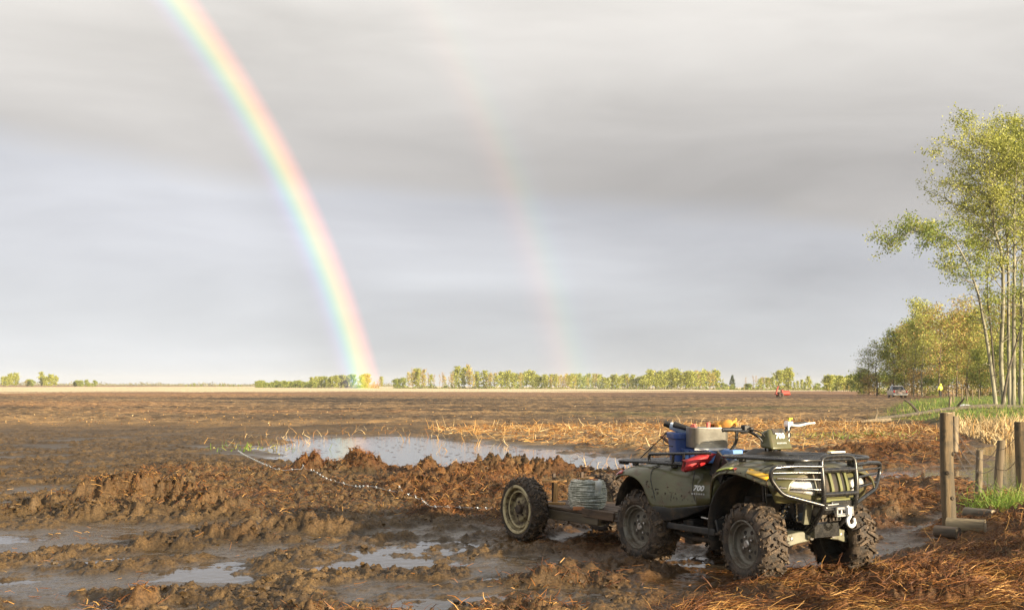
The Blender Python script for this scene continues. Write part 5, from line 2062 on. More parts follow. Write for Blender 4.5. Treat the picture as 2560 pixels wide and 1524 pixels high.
# ---- the tree line on the horizon
G2 = 'trees of the long line on the horizon'
far_kinds = {
    'g': [Kind(proto(501 + i, 10, .16, 20, 4, 1.7, 9, .60, [leaf_fresh, leaf_yellow], bark_pale, .14, .8, .0, .42, 4, shape=roundish, twigs=False), 'slender pale green tree in the long line of trees on the horizon', G2) for i in range(3)],
    'o': [Kind(proto(511 + i, 10, .17, 20, 4, 1.6, 7, .50, [leaf_gold, leaf_yellow], bark_mid, .16, .9, .0, .42, 4, shape=roundish, name='budding_tree'), 'golden budding tree in the long line of trees on the horizon', G2) for i in range(2)],
    'b': [Kind(proto(521, 10, .18, 18, 4, 1.5, 2.2, .42, [leaf_rust, leaf_gold], bark_mid, .3, 1.2, .0, .35, 4, name='bare_tree'), 'nearly bare pinkish tree in the long line of trees on the horizon', G2)],
    'r': [Kind(proto(531 + i, 10, .2, 20, 6, 3.0, 12, .70, [leaf_fresh, leaf_yellow], bark_mid, .10, .6, .0, .55, 4, shape=roundish, twigs=False, name='leafy_tree'), 'broad rounded yellow green tree on the horizon', G2) for i in range(2)],
    'd': [Kind(proto(541 + i, 6, .14, 16, 5, 2.2, 12, .62, [leaf_green, leaf_fresh], bark_dark, .08, .5, .0, .5, 4, shape=roundish, twigs=False, name='leafy_tree'), 'low dense green tree in the hedge-like part of the tree line', G2) for i in range(2)]}
cone = lambda t: 1.15 * (1 - t) + .05
spruce = Kind(proto(551, 8, .16, 46, 5, 2.3, 6, .42, leaf_spruce, bark_dark, .06, -.05, .05, .20, 4, name='spruce_tree', shape=cone, lean=.0), 'single dark cone-shaped spruce on the horizon', None)
far = [(0, 45, 7, 22, 34, 700, 'rgg'), (58, 88, 3, 13, 20, 720, 'od'), (96, 145, 5, 22, 42, 690, 'rrg'), (182, 240, 9, 8, 17, 720, 'dd'), (462, 505, 4, 5, 9, 900, 'd'), (545, 610, 5, 4, 7, 950, 'd'),
       (640, 790, 34, 11, 18, 650, 'ddd'), (780, 872, 15, 20, 32, 650, 'gdrg'), (876, 955, 9, 14, 38, 640, 'gobrd'), (985, 1012, 3, 20, 32, 620, 'gd'), (1020, 1058, 5, 40, 52, 600, 'go'),
       (1056, 1092, 4, 30, 42, 600, 'bog'), (1096, 1142, 6, 30, 46, 600, 'bgo'), (1145, 1182, 4, 46, 62, 600, 'og'), (1180, 1335, 18, 34, 48, 600, 'gggo'), (1330, 1625, 46, 28, 40, 610, 'ggggo'),
       (1620, 1795, 28, 38, 54, 560, 'gggog'), (1790, 1832, 4, 12, 20, 560, 'd'), (1855, 1890, 4, 10, 18, 540, 'do'), (1858, 1902, 3, 30, 38, 540, 'b'), (1895, 1942, 7, 24, 36, 540, 'go'), (1946, 1982, 3, 46, 56, 540, 'r'),
       (1985, 2032, 5, 20, 36, 540, 'g'), (2032, 2062, 3, 10, 18, 500, 'd'), (2062, 2175, 16, 28, 42, 420, 'rrd'), (2060, 2170, 10, 10, 18, 400, 'do')]
special = {(1145, 1182): 'tallest golden green tree in the left half of the tree line', }
FAR_TEXT = {'g': 'slender pale green tree', 'o': 'golden budding tree', 'b': 'nearly bare pinkish tree', 'r': 'broad rounded yellow green tree', 'd': 'low dense green tree'}


def far_place(px):
    for lim, txt in ((50, 'in the group at the far left of the horizon'), (150, 'in the second group from the left on the horizon'), (300, 'in the small low group left of the rainbow'), (630, 'in the thin growth left of the rainbow'),
                     (792, 'in the long low hedge left of the rainbow foot'), (880, 'just left of the rainbow foot'), (960, 'behind the rainbow foot'), (1020, 'at the left start of the long tree line'),
                     (1100, 'in the tall left part of the long tree line'), (1190, 'among the tall ragged crowns of the tree line'), (1335, 'in the tree line left of the second rainbow'), (1480, 'in the even middle of the tree line'),
                     (1625, 'in the even tree line above the trailer'), (1800, 'in the taller right block of the tree line'), (1850, 'beside the cone-shaped spruce'), (1945, 'in the loose row right of the spruce'), (1984, 'above the red farm machine'),
                     (2034, 'between the red machine and the right woods'), (2070, 'in the gap before the right woods')):
        if px < lim:
            return txt
    return 'in the pale woods left of the dark forked tree'


for (a, c, n_, h0, h1, dep, kinds) in far:
    n_ = int(n_ * 1.22)
    for k in range(n_):
        px = a + (c - a) * (k + .5 + rg.uniform(-.45, .45)) / n_
        d = dep * rg.uniform(.94, 1.08)
        hp = rg.uniform(h0, h1)
        kk = kinds[int(rg.integers(len(kinds)))]
        p = at_depth(px, 970, d)
        H = .92 * hp * d / F_PX
        ks = far_kinds[kk]
        bh = 6 if kk == 'd' else 10
        ks[int(rg.integers(len(ks)))].place((p.x, p.y, .0), H / bh, rg.uniform(0, 6.28), FAR_TEXT[kk] + ' ' + far_place(px), rg.uniform(.9, 1.25) * (1.25 if kk in 'g' else 1))
p = at_depth(1831, 970, 560)
spruce.place((p.x, p.y, 0), (36 * 560 / F_PX) / 8, 0)

# low growth under the line and the last woods on the skyline: nobody could count these
rgs = np.random.default_rng(91)
P = []
for (a, c, dep, h, n_) in ((985, 1800, 596, 2.2, 5200), (1790, 2180, 520, 2.0, 2600), (640, 950, 645, 1.6, 1800)):
    px = rgs.uniform(a, c, n_)
    d = dep + rgs.normal(0, 6, n_)
    hh = np.abs(rgs.normal(0, .5, n_)) * h * (.6 + .5 * np.sin(px * .13) * np.sin(px * .047))
    P.append(np.stack([(px - CX) / F_PX * d, d, np.abs(hh)], 1))
V, Fq = leaf_quads(np.concatenate(P).astype(np.float32), .75, rgs)
o = raw_mesh('undergrowth', V, Fq, [leaf_green, leaf_olive], None, mat_index=(rgs.uniform(size=len(Fq)) < .5).astype(np.int32))
tag(o, 'low brush growing along the foot of the distant tree line', kind='stuff')
px = rgs.uniform(-100, 1000, 6000)
d = 1700 + rgs.normal(0, 40, 6000)
V, Fq = leaf_quads(np.stack([(px - CX) / F_PX * d, d, np.abs(rgs.normal(0, .5, 6000)) * 4.0 * (.5 + .5 * np.sin(px * .021) ** 2)], 1).astype(np.float32), 2.2, rgs)
tag(raw_mesh('distant_woods', V, Fq, leaf_olive, None), 'thin dark line of far woods on the skyline at left', kind='stuff')

# ------------------------------------------------------------------ rainbows
def rainbow(name, dist, a0, a1, stops, strength, label):
    """light sent back by the rain on a cone round the point opposite the sun"""
    m = bpy.data.materials.new(name + '_light')
    m.use_nodes = True
    nt = m.node_tree
    nt.nodes.clear()
    at_ = nt.nodes.new('ShaderNodeAttribute')
    at_.attribute_name = 'band'
    rp = nt.nodes.new('ShaderNodeValToRGB')
    cr = rp.color_ramp
    cr.interpolation = 'B_SPLINE'
    while len(cr.elements) < len(stops):
        cr.elements.new(.5)
    for e, (pos, c) in zip(cr.elements, stops):
        e.position = pos
        e.color = (*c, 1)
    nt.links.new(at_.outputs['Fac'], rp.inputs[0])
    em = nt.nodes.new('ShaderNodeEmission')
    nt.links.new(rp.outputs[0], em.inputs[0])
    st = nt.nodes.new('ShaderNodeAttribute')
    st.attribute_name = 'glow'
    ml = nt.nodes.new('ShaderNodeMath')
    ml.operation = 'MULTIPLY'
    nt.links.new(st.outputs['Fac'], ml.inputs[0])
    ml.inputs[1].default_value = strength
    nt.links.new(ml.outputs[0], em.inputs[1])
    tp = nt.nodes.new('ShaderNodeBsdfTransparent')
    ad = nt.nodes.new('ShaderNodeAddShader')
    nt.links.new(em.outputs[0], ad.inputs[0])
    nt.links.new(tp.outputs[0], ad.inputs[1])
    out = nt.nodes.new('ShaderNodeOutputMaterial')
    nt.links.new(ad.outputs[0], out.inputs[0])
    try:
        m.cycles.emission_sampling = 'NONE'
    except Exception:
        pass
    ax = AXIS.normalized()
    e1 = ax.cross(Vector((0, 0, 1))).normalized()
    e2 = e1.cross(ax).normalized()
    V, band, glow = [], [], []
    ncol, nrow = 220, 20
    for k in range(ncol):
        ph = 2 * math.pi * k / ncol
        for j in range(nrow):
            f = j / (nrow - 1)
            t = rad(a0 + (a1 - a0) * f)
            d = ax * math.cos(t) + (e1 * math.cos(ph) + e2 * math.sin(ph)) * math.sin(t)
            V.append(Vector((0, 0, CAM_H)) + d * dist)
            band.append(f)
            el = math.degrees(math.asin(d.z))
            glow.append(1.0 - (.25 if a0 < 45 else .75) * min(1, max(0, el / 20)))
    Fq = []
    for k in range(ncol):
        k2 = (k + 1) % ncol
        zs = [V[k * nrow].z, V[k2 * nrow].z, V[k * nrow + nrow - 1].z, V[k2 * nrow + nrow - 1].z]
        if min(zs) < -40:
            continue
        for j in range(nrow - 1):
            Fq.append((k * nrow + j, k * nrow + j + 1, k2 * nrow + j + 1, k2 * nrow + j))
    o = raw_mesh(name, [tuple(v) for v in V], Fq, m, None, smooth=True)
    for an, vals in (('band', band), ('glow', glow)):
        a = o.data.attributes.new(an, 'FLOAT', 'POINT')
        a.data.foreach_set('value', np.array(vals, np.float32))
    return tag(o, label, 'rainbow')


rainbow('rainbow', 480, 40.2, 42.45, [(0, (0, 0, 0)), (.14, (.010, .006, .015)), (.27, (.050, .030, .10)), (.38, (.0, .10, .14)), (.50, (.06, .22, .06)), (.63, (.34, .25, .0)), (.76, (.44, .13, .02)), (.89, (.20, .03, .02)), (1, (0, 0, 0))],
        .62, 'bright main rainbow arching from the tree line up through the left of the sky')
rainbow('rainbow', 490, 50.0, 53.0, [(0, (0, 0, 0)), (.20, (.06, .014, .012)), (.36, (.17, .06, .03)), (.50, (.10, .09, .02)), (.64, (.02, .09, .04)), (.80, (.02, .03, .05)), (1, (0, 0, 0))],
        .33, 'faint second rainbow outside the main one with its colours reversed')

# ------------------------------------------------------------------ person in yellow by the wood
skin_mat = pbr('skin', (.45, .28, .20), .6)
trousers_mat = pbr('dark_trousers', (.020, .020, .022), .7, col2=(.035, .032, .030), scale=8)
jacket_mat = pbr('yellow_rain_jacket', (.86, .80, .10), .38, col2=(.80, .72, .07), scale=6, bump=.2, bscale=9)
pp = at_depth(2352, 995, 140)
PZ = ground_z(pp.x, pp.y)
person = thing('person', (pp.x, pp.y, PZ), rad(25), 'person in a yellow hooded rain jacket and dark trousers walking beside the wood', 'person')


def skinned(name, joints, edges, mat, parent, root=0, sub=2):
    me = bpy.data.meshes.new(name)
    me.from_pydata([j[:3] for j in joints], edges, [])
    me.materials.append(mat)
    o = bpy.data.objects.new(name, me)
    COL.objects.link(o)
    o.parent = parent
    sk = o.modifiers.new('skin', 'SKIN')
    sk.use_smooth_shade = True
    if not me.skin_vertices:
        bpy.context.view_layer.update()
    for v, j in zip(me.skin_vertices[0].data, joints):
        v.radius = (j[3], j[4] if len(j) > 4 else j[3])
        v.use_root = False
    me.skin_vertices[0].data[root].use_root = True
    s = o.modifiers.new('subsurf', 'SUBSURF')
    s.levels = s.render_levels = sub
    return o


body = skinned('body', [(0, 0, .95, .15, .11), (0, 0, 1.15, .13, .10), (0, .02, 1.38, .16, .11), (0, .02, 1.50, .06, .06), (0, .03, 1.60, .085, .095), (0, .03, 1.70, .08, .09),
                        (.19, .02, 1.42, .06), (.26, .05, 1.16, .047), (.22, .16, .93, .035), (-.19, .02, 1.42, .06), (-.30, .02, 1.18, .047), (-.38, .10, .97, .035),
                        (.10, 0, .88, .095), (.11, .10, .50, .065), (.11, .02, .10, .045), (.11, .13, .05, .045), (-.10, 0, .88, .095), (-.12, -.02, .50, .065), (-.13, -.20, .12, .045), (-.13, -.09, .05, .045)],
               [(0, 1), (1, 2), (2, 3), (3, 4), (4, 5), (2, 6), (6, 7), (7, 8), (2, 9), (9, 10), (10, 11), (0, 12), (12, 13), (13, 14), (14, 15), (0, 16), (16, 17), (17, 18), (18, 19)], trousers_mat, person)
jacket = skinned('rain_jacket', [(0, 0, .88, .20, .15), (0, 0, 1.10, .18, .14), (0, .02, 1.36, .21, .145), (0, .02, 1.48, .12, .10),
                                 (.21, .02, 1.41, .085), (.28, .05, 1.16, .072), (.235, .15, .96, .055), (-.21, .02, 1.41, .085), (-.32, .02, 1.18, .072), (-.40, .09, .99, .055)],
                 [(0, 1), (1, 2), (2, 3), (2, 4), (4, 5), (5, 6), (2, 7), (7, 8), (8, 9)], jacket_mat, person)
b = MB()
rows = []
for z, r, y in ((1.46, .10, .0), (1.54, .125, .01), (1.63, .130, .02), (1.71, .115, .02), (1.765, .075, .01), (1.785, .02, .0)):
    rows.append([(r * math.cos(a), y + r * 1.1 * math.sin(a), z) for a in np.linspace(0, 2 * math.pi, 15)[:-1]])
b.loft(rows)
b.build('hood', jacket_mat, person, angle=80)
b = MB()
b.tube([(0, .135, 1.62), (0, .165, 1.585), (0, .14, 1.57)], .016, 6)
b.box((-.035, .14, 1.63), (.02, .012, .010))
b.box((.035, .14, 1.63), (.02, .012, .010))
b.box((0, .145, 1.545), (.05, .012, .010))
rows = [[(r * math.cos(a), .07 + r * math.sin(a), z) for a in np.linspace(0, 2 * math.pi, 13)[:-1]] for z, r in ((1.50, .05), (1.55, .075), (1.62, .08), (1.69, .07))]
b.loft(rows)
tag(b.build('face', skin_mat, person, angle=80))
for s, c in ((1, (.21, .185, .90)), (-1, (-.40, .125, .93))):
    b = MB()
    b.box(c, (.035, .075, .085), taper=(1, .9))
    for f in range(4):
        x, y, z = c[0], c[1] - .03 + f * .02, c[2] - .04
        b.tube([(x, y, z), (x - .008 * s, y, z - .035), (x - .022 * s, y, z - (.065 - .008 * abs(f - 1.5)))], [.010, .0095, .007], 6)
    b.tube([(c[0], c[1] + .035, c[2] + .02), (c[0] - .01 * s, c[1] + .06, c[2] - .01), (c[0] - .015 * s, c[1] + .065, c[2] - .04)], [.012, .011, .008], 6)
    b.build('hand', skin_mat, person)

# ------------------------------------------------------------------ pickup truck by the wood
car_paint = pbr('grey_blue_car_paint', (.20, .235, .285), .3, metal=.2, coat=.6, dirt=(.22, .17, .12), dscale=3, dlo=.55, dhi=.75)
sunlit_paint = pbr('sunlit_dusty_paint', (.30, .24, .21), .45, coat=.2, dirt=(.30, .23, .17), dscale=3, dlo=.5, dhi=.75)  # pinkish sunlight painted into the grey-blue car colour, with dust on top
glass_mat = pbr('dark_glass', (.03, .035, .04), .06, coat=.5)
cp = at_depth(2243, 990, 158)
CZ = ground_z(cp.x, cp.y) - .12
truck = thing('pickup_truck', (cp.x, cp.y, CZ), rad(81), 'dusty grey blue pickup truck seen from behind, parked at the end of the wood', 'pickup truck')
b = MB()
prof = [(-2.6, .55), (-2.62, 1.05), (-.55, 1.08), (-.50, 1.08), (1.05, 1.10), (2.45, 1.00), (2.62, .82), (2.60, .50), (2.1, .42), (-2.2, .42)]
b.loft([[(x, y * sc, z) for x, z in prof] for y, sc in ((-.92, 1), (-.88, 1.0), (.88, 1.0), (.92, 1))])
b.build('body', car_paint, truck, bevel=.04)
b = MB()
rows = [[(-.55, -.86, 1.07), (1.15, -.86, 1.07), (1.15, .86, 1.07), (-.55, .86, 1.07)], [(-.42, -.72, 1.62), (.45, -.72, 1.62), (.45, .72, 1.62), (-.42, .72, 1.62)], [(-.34, -.66, 1.68), (.36, -.66, 1.68), (.36, .66, 1.68), (-.34, .66, 1.68)]]
b.loft(rows)
b.build('cab', car_paint, truck, bevel=.03)
b = MB()
b.add([(-.545, -.64, 1.16), (-.545, .64, 1.16), (-.452, .58, 1.55), (-.452, -.58, 1.55)], [(0, 1, 2, 3)])
b.build('rear_window', glass_mat, truck, solid=.012)
b = MB()
b.tube([(-.56, -.70, 1.12), (-.56, .70, 1.12), (-.45, .63, 1.60), (-.45, -.63, 1.60)], .028, 6, closed=True)
b.build('window_frame', sunlit_paint, truck)
for s in (-1, 1):
    b = MB()
    b.add([(-.30, s * .858, 1.14), (.85, s * .858, 1.14), (.42, s * .745, 1.55), (-.28, s * .745, 1.55)], [(0, 1, 2, 3)])
    b.build('side_window', glass_mat, truck, solid=.012)
    b = MB()
    b.box((.72, s * 1.02, 1.20), (.10, .20, .20))
    b.build('mirror', black_plastic, truck, bevel=.03)
    b = MB()
    b.box((-2.63, s * .80, .92), (.03, .16, .26))
    b.build('tail_light', red_lens, truck, bevel=.01)
b = MB()
b.box((-2.64, 0, .82), (.05, 1.42, .50))
tg = b.build('tailgate', sunlit_paint, truck, bevel=.02)
b = MB()
b.box((-2.675, 0, .98), (.03, .24, .06))
b.build('handle', black_plastic, tg, bevel=.006)
b = MB()
b.box((-2.70, 0, .50), (.14, 1.80, .16))
b.build('bumper', silver, truck, bevel=.02)
for x in (-1.55, 1.65):
    for s in (-1, 1):
        b = MB()
        b.lathe([(-.11, .20), (-.11, .33), (-.08, .37), (.08, .37), (.11, .33), (.11, .20)], 24, 'y')
        w_ = b.build('wheel', tyre_rubber, truck, loc=(x, s * .80, .37))
        b = MB()
        b.lathe([(s * .10, .21), (s * .085, .18), (s * .09, .06), (s * .09, 0)], 20, 'y')
        b.build('rim', silver, w_)

# ------------------------------------------------------------------ red machine standing on the field
red_paint = pbr('faded_red_machine_paint', (.40, .055, .035), .5, col2=(.30, .05, .035), scale=4, dirt=(.16, .10, .07), dscale=5, dlo=.55, dhi=.7)
ip = at_depth(1958, 992, 148)
mach = thing('farm_machine', (ip.x, ip.y, ground_z(ip.x, ip.y)), rad(8), 'small red farm machine with a slanting spout standing alone on the ploughed field', 'farm machine')
b = MB()
b.lathe([(-.62, 0), (-.60, .22), (-.52, .32), (.42, .32), (.52, .22), (.54, 0)], 18, 'x', (.32, 0, .58))
b.build('drum', red_paint, mach)
b = MB()
b.tube([(-1.0, -.3, .42), (.9, -.3, .42)], .06, 6)
b.tube([(-1.0, .3, .42), (.9, .3, .42)], .06, 6)
b.tube([(-1.0, -.3, .42), (-1.0, .3, .42)], .06, 6)
b.box((-.15, 0, .75), (.22, .5, .5))
b.build('frame', red_paint, mach)
b = MB()
b.tube([(-.95, 0, .45), (-.78, 0, 1.05), (-.62, 0, 1.45)], [.11, .09, .07], 10)
b.build('spout', red_paint, mach)
b = MB()
b.tube([(-.62, 0, 1.44), (-.52, 0, 1.85)], [.065, .05], 10)
b.build('spout_end', black_plastic, mach)
b = MB()
b.tube([(.0, .1, .85), (.1, .1, 1.25), (.5, .1, 1.3)], .035, 6)
b.build('lever', dark_steel, mach)
for s in (-1, 1):
    b = MB()
    b.lathe([(-.09, .18), (-.09, .28), (-.06, .33), (.06, .33), (.09, .28), (.09, .18), (.03, .15), (.03, 0)], 20, 'y')
    b.build('wheel', tyre_rubber, mach, loc=(-.45, s * .45, .32))

# ------------------------------------------------------------------ fallen branches and the white sack on the bank
def branch(name, pts, r, mat, label, group=None, twigs=()):
    W = []
    for px, py, d in pts:
        p = at_depth(px, py, d)
        p.z = ground_z(p.x, p.y) + r * 1.1
        W.append(p)
    o0 = W[0].copy()
    t = thing(name, o0, 0, label, 'branch', group)
    b = MB()
    path = cat_rom([p - o0 for p in W], 5)
    n = len(path)
    b.tube(path, [r * (1 - .6 * k / (n - 1)) for k in range(n)], 7)
    for i, (dx_, dy_, dz_) in twigs:
        q = path[min(i, n - 1)]
        b.tube([q, q + Vector((dx_, dy_, dz_)) * .6 + Vector((.05, 0, .03)), q + Vector((dx_, dy_, dz_))], [r * .5, r * .4, r * .25], 6)
    b.build('wood', mat, t)
    return t


branch('fallen_branch', [(2560, 1030, 62), (2470, 1035, 58), (2370, 1042, 54), (2280, 1052, 50), (2190, 1058, 47)], .13, bark_dark, 'long dark fallen trunk lying across the grass behind the gate post', None, [(9, (.2, -.6, .5)), (14, (-.5, .4, .6))])
branch('fallen_branch', [(2225, 1060, 46.5), (2180, 1064, 45.5), (2152, 1058, 45.2)], .09, pale_wood, 'pale broken branch end lying left of the long dark trunk', None, [(4, (.1, .1, .45))])
branch('fallen_branch', [(2110, 1055, 47), (2170, 1048, 50), (2240, 1040, 54)], .05, pale_wood, 'thin pale stick lying along the ploughed edge', None)
sp_ = at_depth(2415, 1030, 63)
t = thing('white_sack', (sp_.x, sp_.y, ground_z(sp_.x, sp_.y)), rad(10), 'white sack lying flat on the grass in front of the poplars', 'sack')
b = MB()
rows = []
for x, w_, h_ in ((-.55, .10, .06), (-.45, .26, .15), (-.15, .34, .20), (.2, .32, .17), (.48, .22, .12), (.58, .08, .05)):
    rows.append([(x, w_ * math.cos(a), max(0, h_ * (.5 + .6 * math.sin(a)))) for a in np.linspace(0, 2 * math.pi, 13)[:-1]])
b.loft(rows)
b.build('sack_cloth', white_plastic, t, jitter=.015)

# ------------------------------------------------------------------ straw, reeds and grass: nobody could count these
def fibre_mat(name, c1, c2, rough=.6):
    return pbr(name, c1, rough, col2=c2, scale=3.0, spec=.35)


fib_dark = fibre_mat('wet_red_straw', (.085, .030, .010), (.15, .055, .016))
fib_orange = fibre_mat('orange_straw', (.20, .080, .020), (.30, .125, .030))
fib_gold = fibre_mat('golden_straw', (.38, .20, .055), (.50, .285, .085))
fib_pale = fibre_mat('pale_reed', (.50, .36, .18), (.60, .46, .25))
grass_a = leaf_mat('grass_blades', (.11, .20, .028), (.23, .32, .050), .8)
grass_b = leaf_mat('dry_grass_blades', (.34, .32, .09), (.46, .40, .14), .8)


def inside(P, poly):
    return poly_sdf(P[:, 0], P[:, 1], poly) < 0


def scatter(poly, n, rg):
    A = np.array(poly)
    lo, hi = A.min(0), A.max(0)
    out = []
    tot = 0
    while tot < n:
        Q = rg.uniform(lo, hi, (n * 2, 2)).astype(np.float32)
        Q = Q[inside(Q, poly)]
        out.append(Q)
        tot += len(Q)
        if len(Q) == 0:
            break
    return np.concatenate(out)[:n]


def strands(name, P, L, w, rg, mats, probs, label, flow=None, rise=.06, upright=0.0, curl=.3, parent=None, z_off=.004):
    """thin bent blades: P (n,2) feet; L, w mean length and width"""
    n = len(P)
    z = ground_zs(P[:, 0], P[:, 1]) + z_off
    ang = rg.uniform(0, 2 * math.pi, n)
    if flow is not None:
        ang = flow(P) + rg.normal(0, .55, n)
    l_ = L * rg.uniform(.4, 1.7, n)
    up = np.clip(rg.normal(rise, .25, n), -.12, 1.3) if not upright else rg.normal(upright, .22, n)
    d = np.stack([np.cos(ang) * np.cos(up), np.sin(ang) * np.cos(up), np.sin(up)], 1)
    d2 = d + rg.normal(0, curl, (n, 3)) + np.array([0, 0, -.35 if not upright else -.25])
    d2 /= np.linalg.norm(d2, axis=1)[:, None]
    b0 = np.stack([P[:, 0], P[:, 1], z], 1)
    if not upright:
        b0[:, 2] += np.abs(rg.normal(0, .012, n))
    b1 = b0 + d * (l_ * .55)[:, None]
    b2 = b1 + d2 * (l_ * .45)[:, None]
    if not upright:
        z1, z2 = ground_zs(b1[:, 0], b1[:, 1]), ground_zs(b2[:, 0], b2[:, 1])
        b1[:, 2] = np.maximum(b1[:, 2], z1 + .004)
        b2[:, 2] = np.maximum(b2[:, 2], z2 + .004)
    s = np.cross(d, rg.normal(size=(n, 3)))
    s /= np.linalg.norm(s, axis=1)[:, None] + 1e-6
    ww = (w * rg.uniform(.6, 1.5, n))[:, None]
    V = np.stack([b0 - s * ww, b0 + s * ww, b1 + s * ww * .8, b1 - s * ww * .8, b2 + s * ww * .4, b2 - s * ww * .4], 1).reshape(-1, 3)
    i = np.arange(n)[:, None] * 6
    Fq = np.concatenate([i + np.array([[0, 1, 2, 3]]), i + np.array([[3, 2, 4, 5]])], 1).reshape(-1, 4)
    mi = np.repeat(rg.choice(len(mats), n, p=probs), 2)
    return tag(raw_mesh(name, V, Fq, mats, parent, mat_index=mi), label, kind='stuff')


rg = np.random.default_rng(2024)
flow1 = lambda P: 2.2 * fbm(P[:, 0].astype(np.float32), P[:, 1].astype(np.float32), 1.1, 2, 901) + .2
hp = scatter(HAY, 46000, rg)
dens = fbm(hp[:, 0], hp[:, 1], .7, 3, 61) + .45 + .4 * fbm(hp[:, 0], hp[:, 1], .35, 2, 903)
hp = hp[dens > rg.uniform(-.35, .6, len(hp))]
for lx, ly, lr in ((4.05, 11.05, .42), (4.45, 11.35, .45), (4.9, 12.3, .40), (4.23, 11.5, .25)):
    hp = hp[np.hypot(hp[:, 0] - lx, hp[:, 1] - ly) > lr]
tone = fbm(hp[:, 0], hp[:, 1], .6, 4, 221)
half = tone > .08
strands('straw', hp[half], .13, .0016, rg, [fib_dark, fib_orange, fib_gold], [.24, .36, .40], 'golden and orange wet straw strewn over the mud at lower right', flow1)
strands('straw', hp[~half], .12, .0016, rg, [fib_dark, fib_orange, fib_gold], [.66, .30, .04], 'dark reddish wet straw trampled into the mud at lower right', flow1)
# fibrous peat and straw on the spoil bank and the heaps
bp_, md_ = [], []
for (hx, hy, rx, ry, hh, hf) in HEAPS:
    if hf < .25:
        continue
    m_ = int(950 * hf * math.sqrt(rx * ry) / .5)
    (bp_ if hx > -3.05 or hy > 16 else md_).append(rg.normal((hx, hy), (rx * .6, ry * .6), (m_, 2)))
bk = rg.uniform((-6, 12.8), (4, 20), (14000, 2))
_, bc, _r = terrain(bk[:, 0], bk[:, 1])
bk = bk[(bc[:, 0] / (bc[:, 2] + 1e-4)) > 3.3]
bp_ = np.concatenate(bp_ + [bk]).astype(np.float32)
strands('straw', bp_, .075, .0024, rg, [fib_dark, fib_orange, fib_gold], [.62, .30, .08], 'reddish fibres sticking out of the spoil bank and the heaps', None, rise=.45)
strands('straw', np.concatenate(md_).astype(np.float32), .055, .0022, rg, [fib_dark, fib_orange, fib_gold], [.30, .42, .28], 'golden fibres sticking out of the mud heap at left', None, rise=.3)
# odd stalks and bits scattered over the bare mud
od = np.stack([rg.uniform(-8, 7, 9000), 6.6 + 15 * rg.uniform(0, 1, 9000) ** 1.4], 1).astype(np.float32)
dens = fbm(od[:, 0], od[:, 1], 1.3, 3, 905)
od = od[dens > rg.uniform(-.3, .7, len(od))]
zz = ground_zs(od[:, 0], od[:, 1])
od = od[zz > WATER + .006]
strands('straw', od, .06, .0020, rg, [fib_dark, fib_orange, fib_gold], [.45, .35, .20], 'loose bits of stalk scattered over the bare mud', None, rise=.15)
# mat of straw between the quad and the posts
sf_ = scatter(STRAW_FLAT, 6500, rg)
zz = ground_zs(sf_[:, 0], sf_[:, 1])
sf_ = sf_[zz > WATER + .01]
strands('straw', sf_, .17, .0042, rg, [fib_dark, fib_orange, fib_gold], [.48, .40, .12], 'flattened straw on the wet ground between the quad bike and the posts', None, rise=.10)
rm_ = scatter(RED_MUD, 9000, rg)
dens = fbm(rm_[:, 0], rm_[:, 1], .8, 3, 931)
rm_ = rm_[dens > rg.uniform(-.1, .75, len(rm_))]
rm_ = rm_[ground_zs(rm_[:, 0], rm_[:, 1]) > WATER + .006]
strands('straw', rm_, .08, .0017, rg, [fib_dark, fib_orange, fib_gold], [.60, .34, .06], 'short reddish straw pressed into the mud round the wheels', None)
# dead reeds behind the pond
bl_ = scatter(BELT, 9000, rg)
zz = ground_zs(bl_[:, 0], bl_[:, 1])
bl_ = bl_[zz > WATER + .005]
strands('dead_reeds', bl_, .26, .006, rg, [fib_orange, fib_gold, fib_pale], [.48, .38, .14], 'flattened belt of dead orange reeds behind the pond', None, rise=.18)
up_ = bl_[rg.uniform(size=len(bl_)) < .06]
strands('dead_reeds', up_, .28, .007, rg, [fib_gold, fib_pale], [.5, .5], 'dead reed stalks still standing behind the pond', None, upright=1.1, curl=.5)
edge_r = []
for px, py in ((760, 1090), (870, 1085), (960, 1082), (1060, 1088), (1190, 1120), (1205, 1108), (640, 1108), (1560, 1165), (1530, 1168), (700, 1096), (1110, 1095), (740, 1104)):
    p = at(px, py)
    edge_r.append(rg.normal((p.x, p.y), (.45, .6), (18, 2)))
edge_r = np.concatenate(edge_r).astype(np.float32)
strands('dead_reeds', edge_r, .22, .005, rg, [fib_gold, fib_pale, fib_orange], [.35, .4, .25], 'thin broken reed stalks standing in the edge of the pond', None, upright=.9, curl=.6, z_off=.03)
rr = scatter(wpoly([(2380, 1090), (2400, 1078), (2600, 1076), (2620, 1106), (2500, 1108)]), 1500, rg)
strands('dead_reeds', rr, .42, .011, rg, [fib_pale, fib_gold], [.8, .2], 'pale broken reeds standing along the flooded ditch', None, upright=1.05, curl=.7)
# bits floating on the pond
fl = scatter(POND, 420, rg)
fl[:, 1] = np.clip(fl[:, 1], 20.5, 33)
V, Fq = leaf_quads(np.stack([fl[:, 0], fl[:, 1], np.full(len(fl), WATER + .006)], 1).astype(np.float32), .12, rg, flat=0)
V[:, 2] = WATER + .004 + np.abs(V[:, 2] - WATER) * .12
tag(raw_mesh('floating_debris', V, Fq, fib_dark, None), 'dark bits of rotting stalk floating on the pond', kind='stuff')
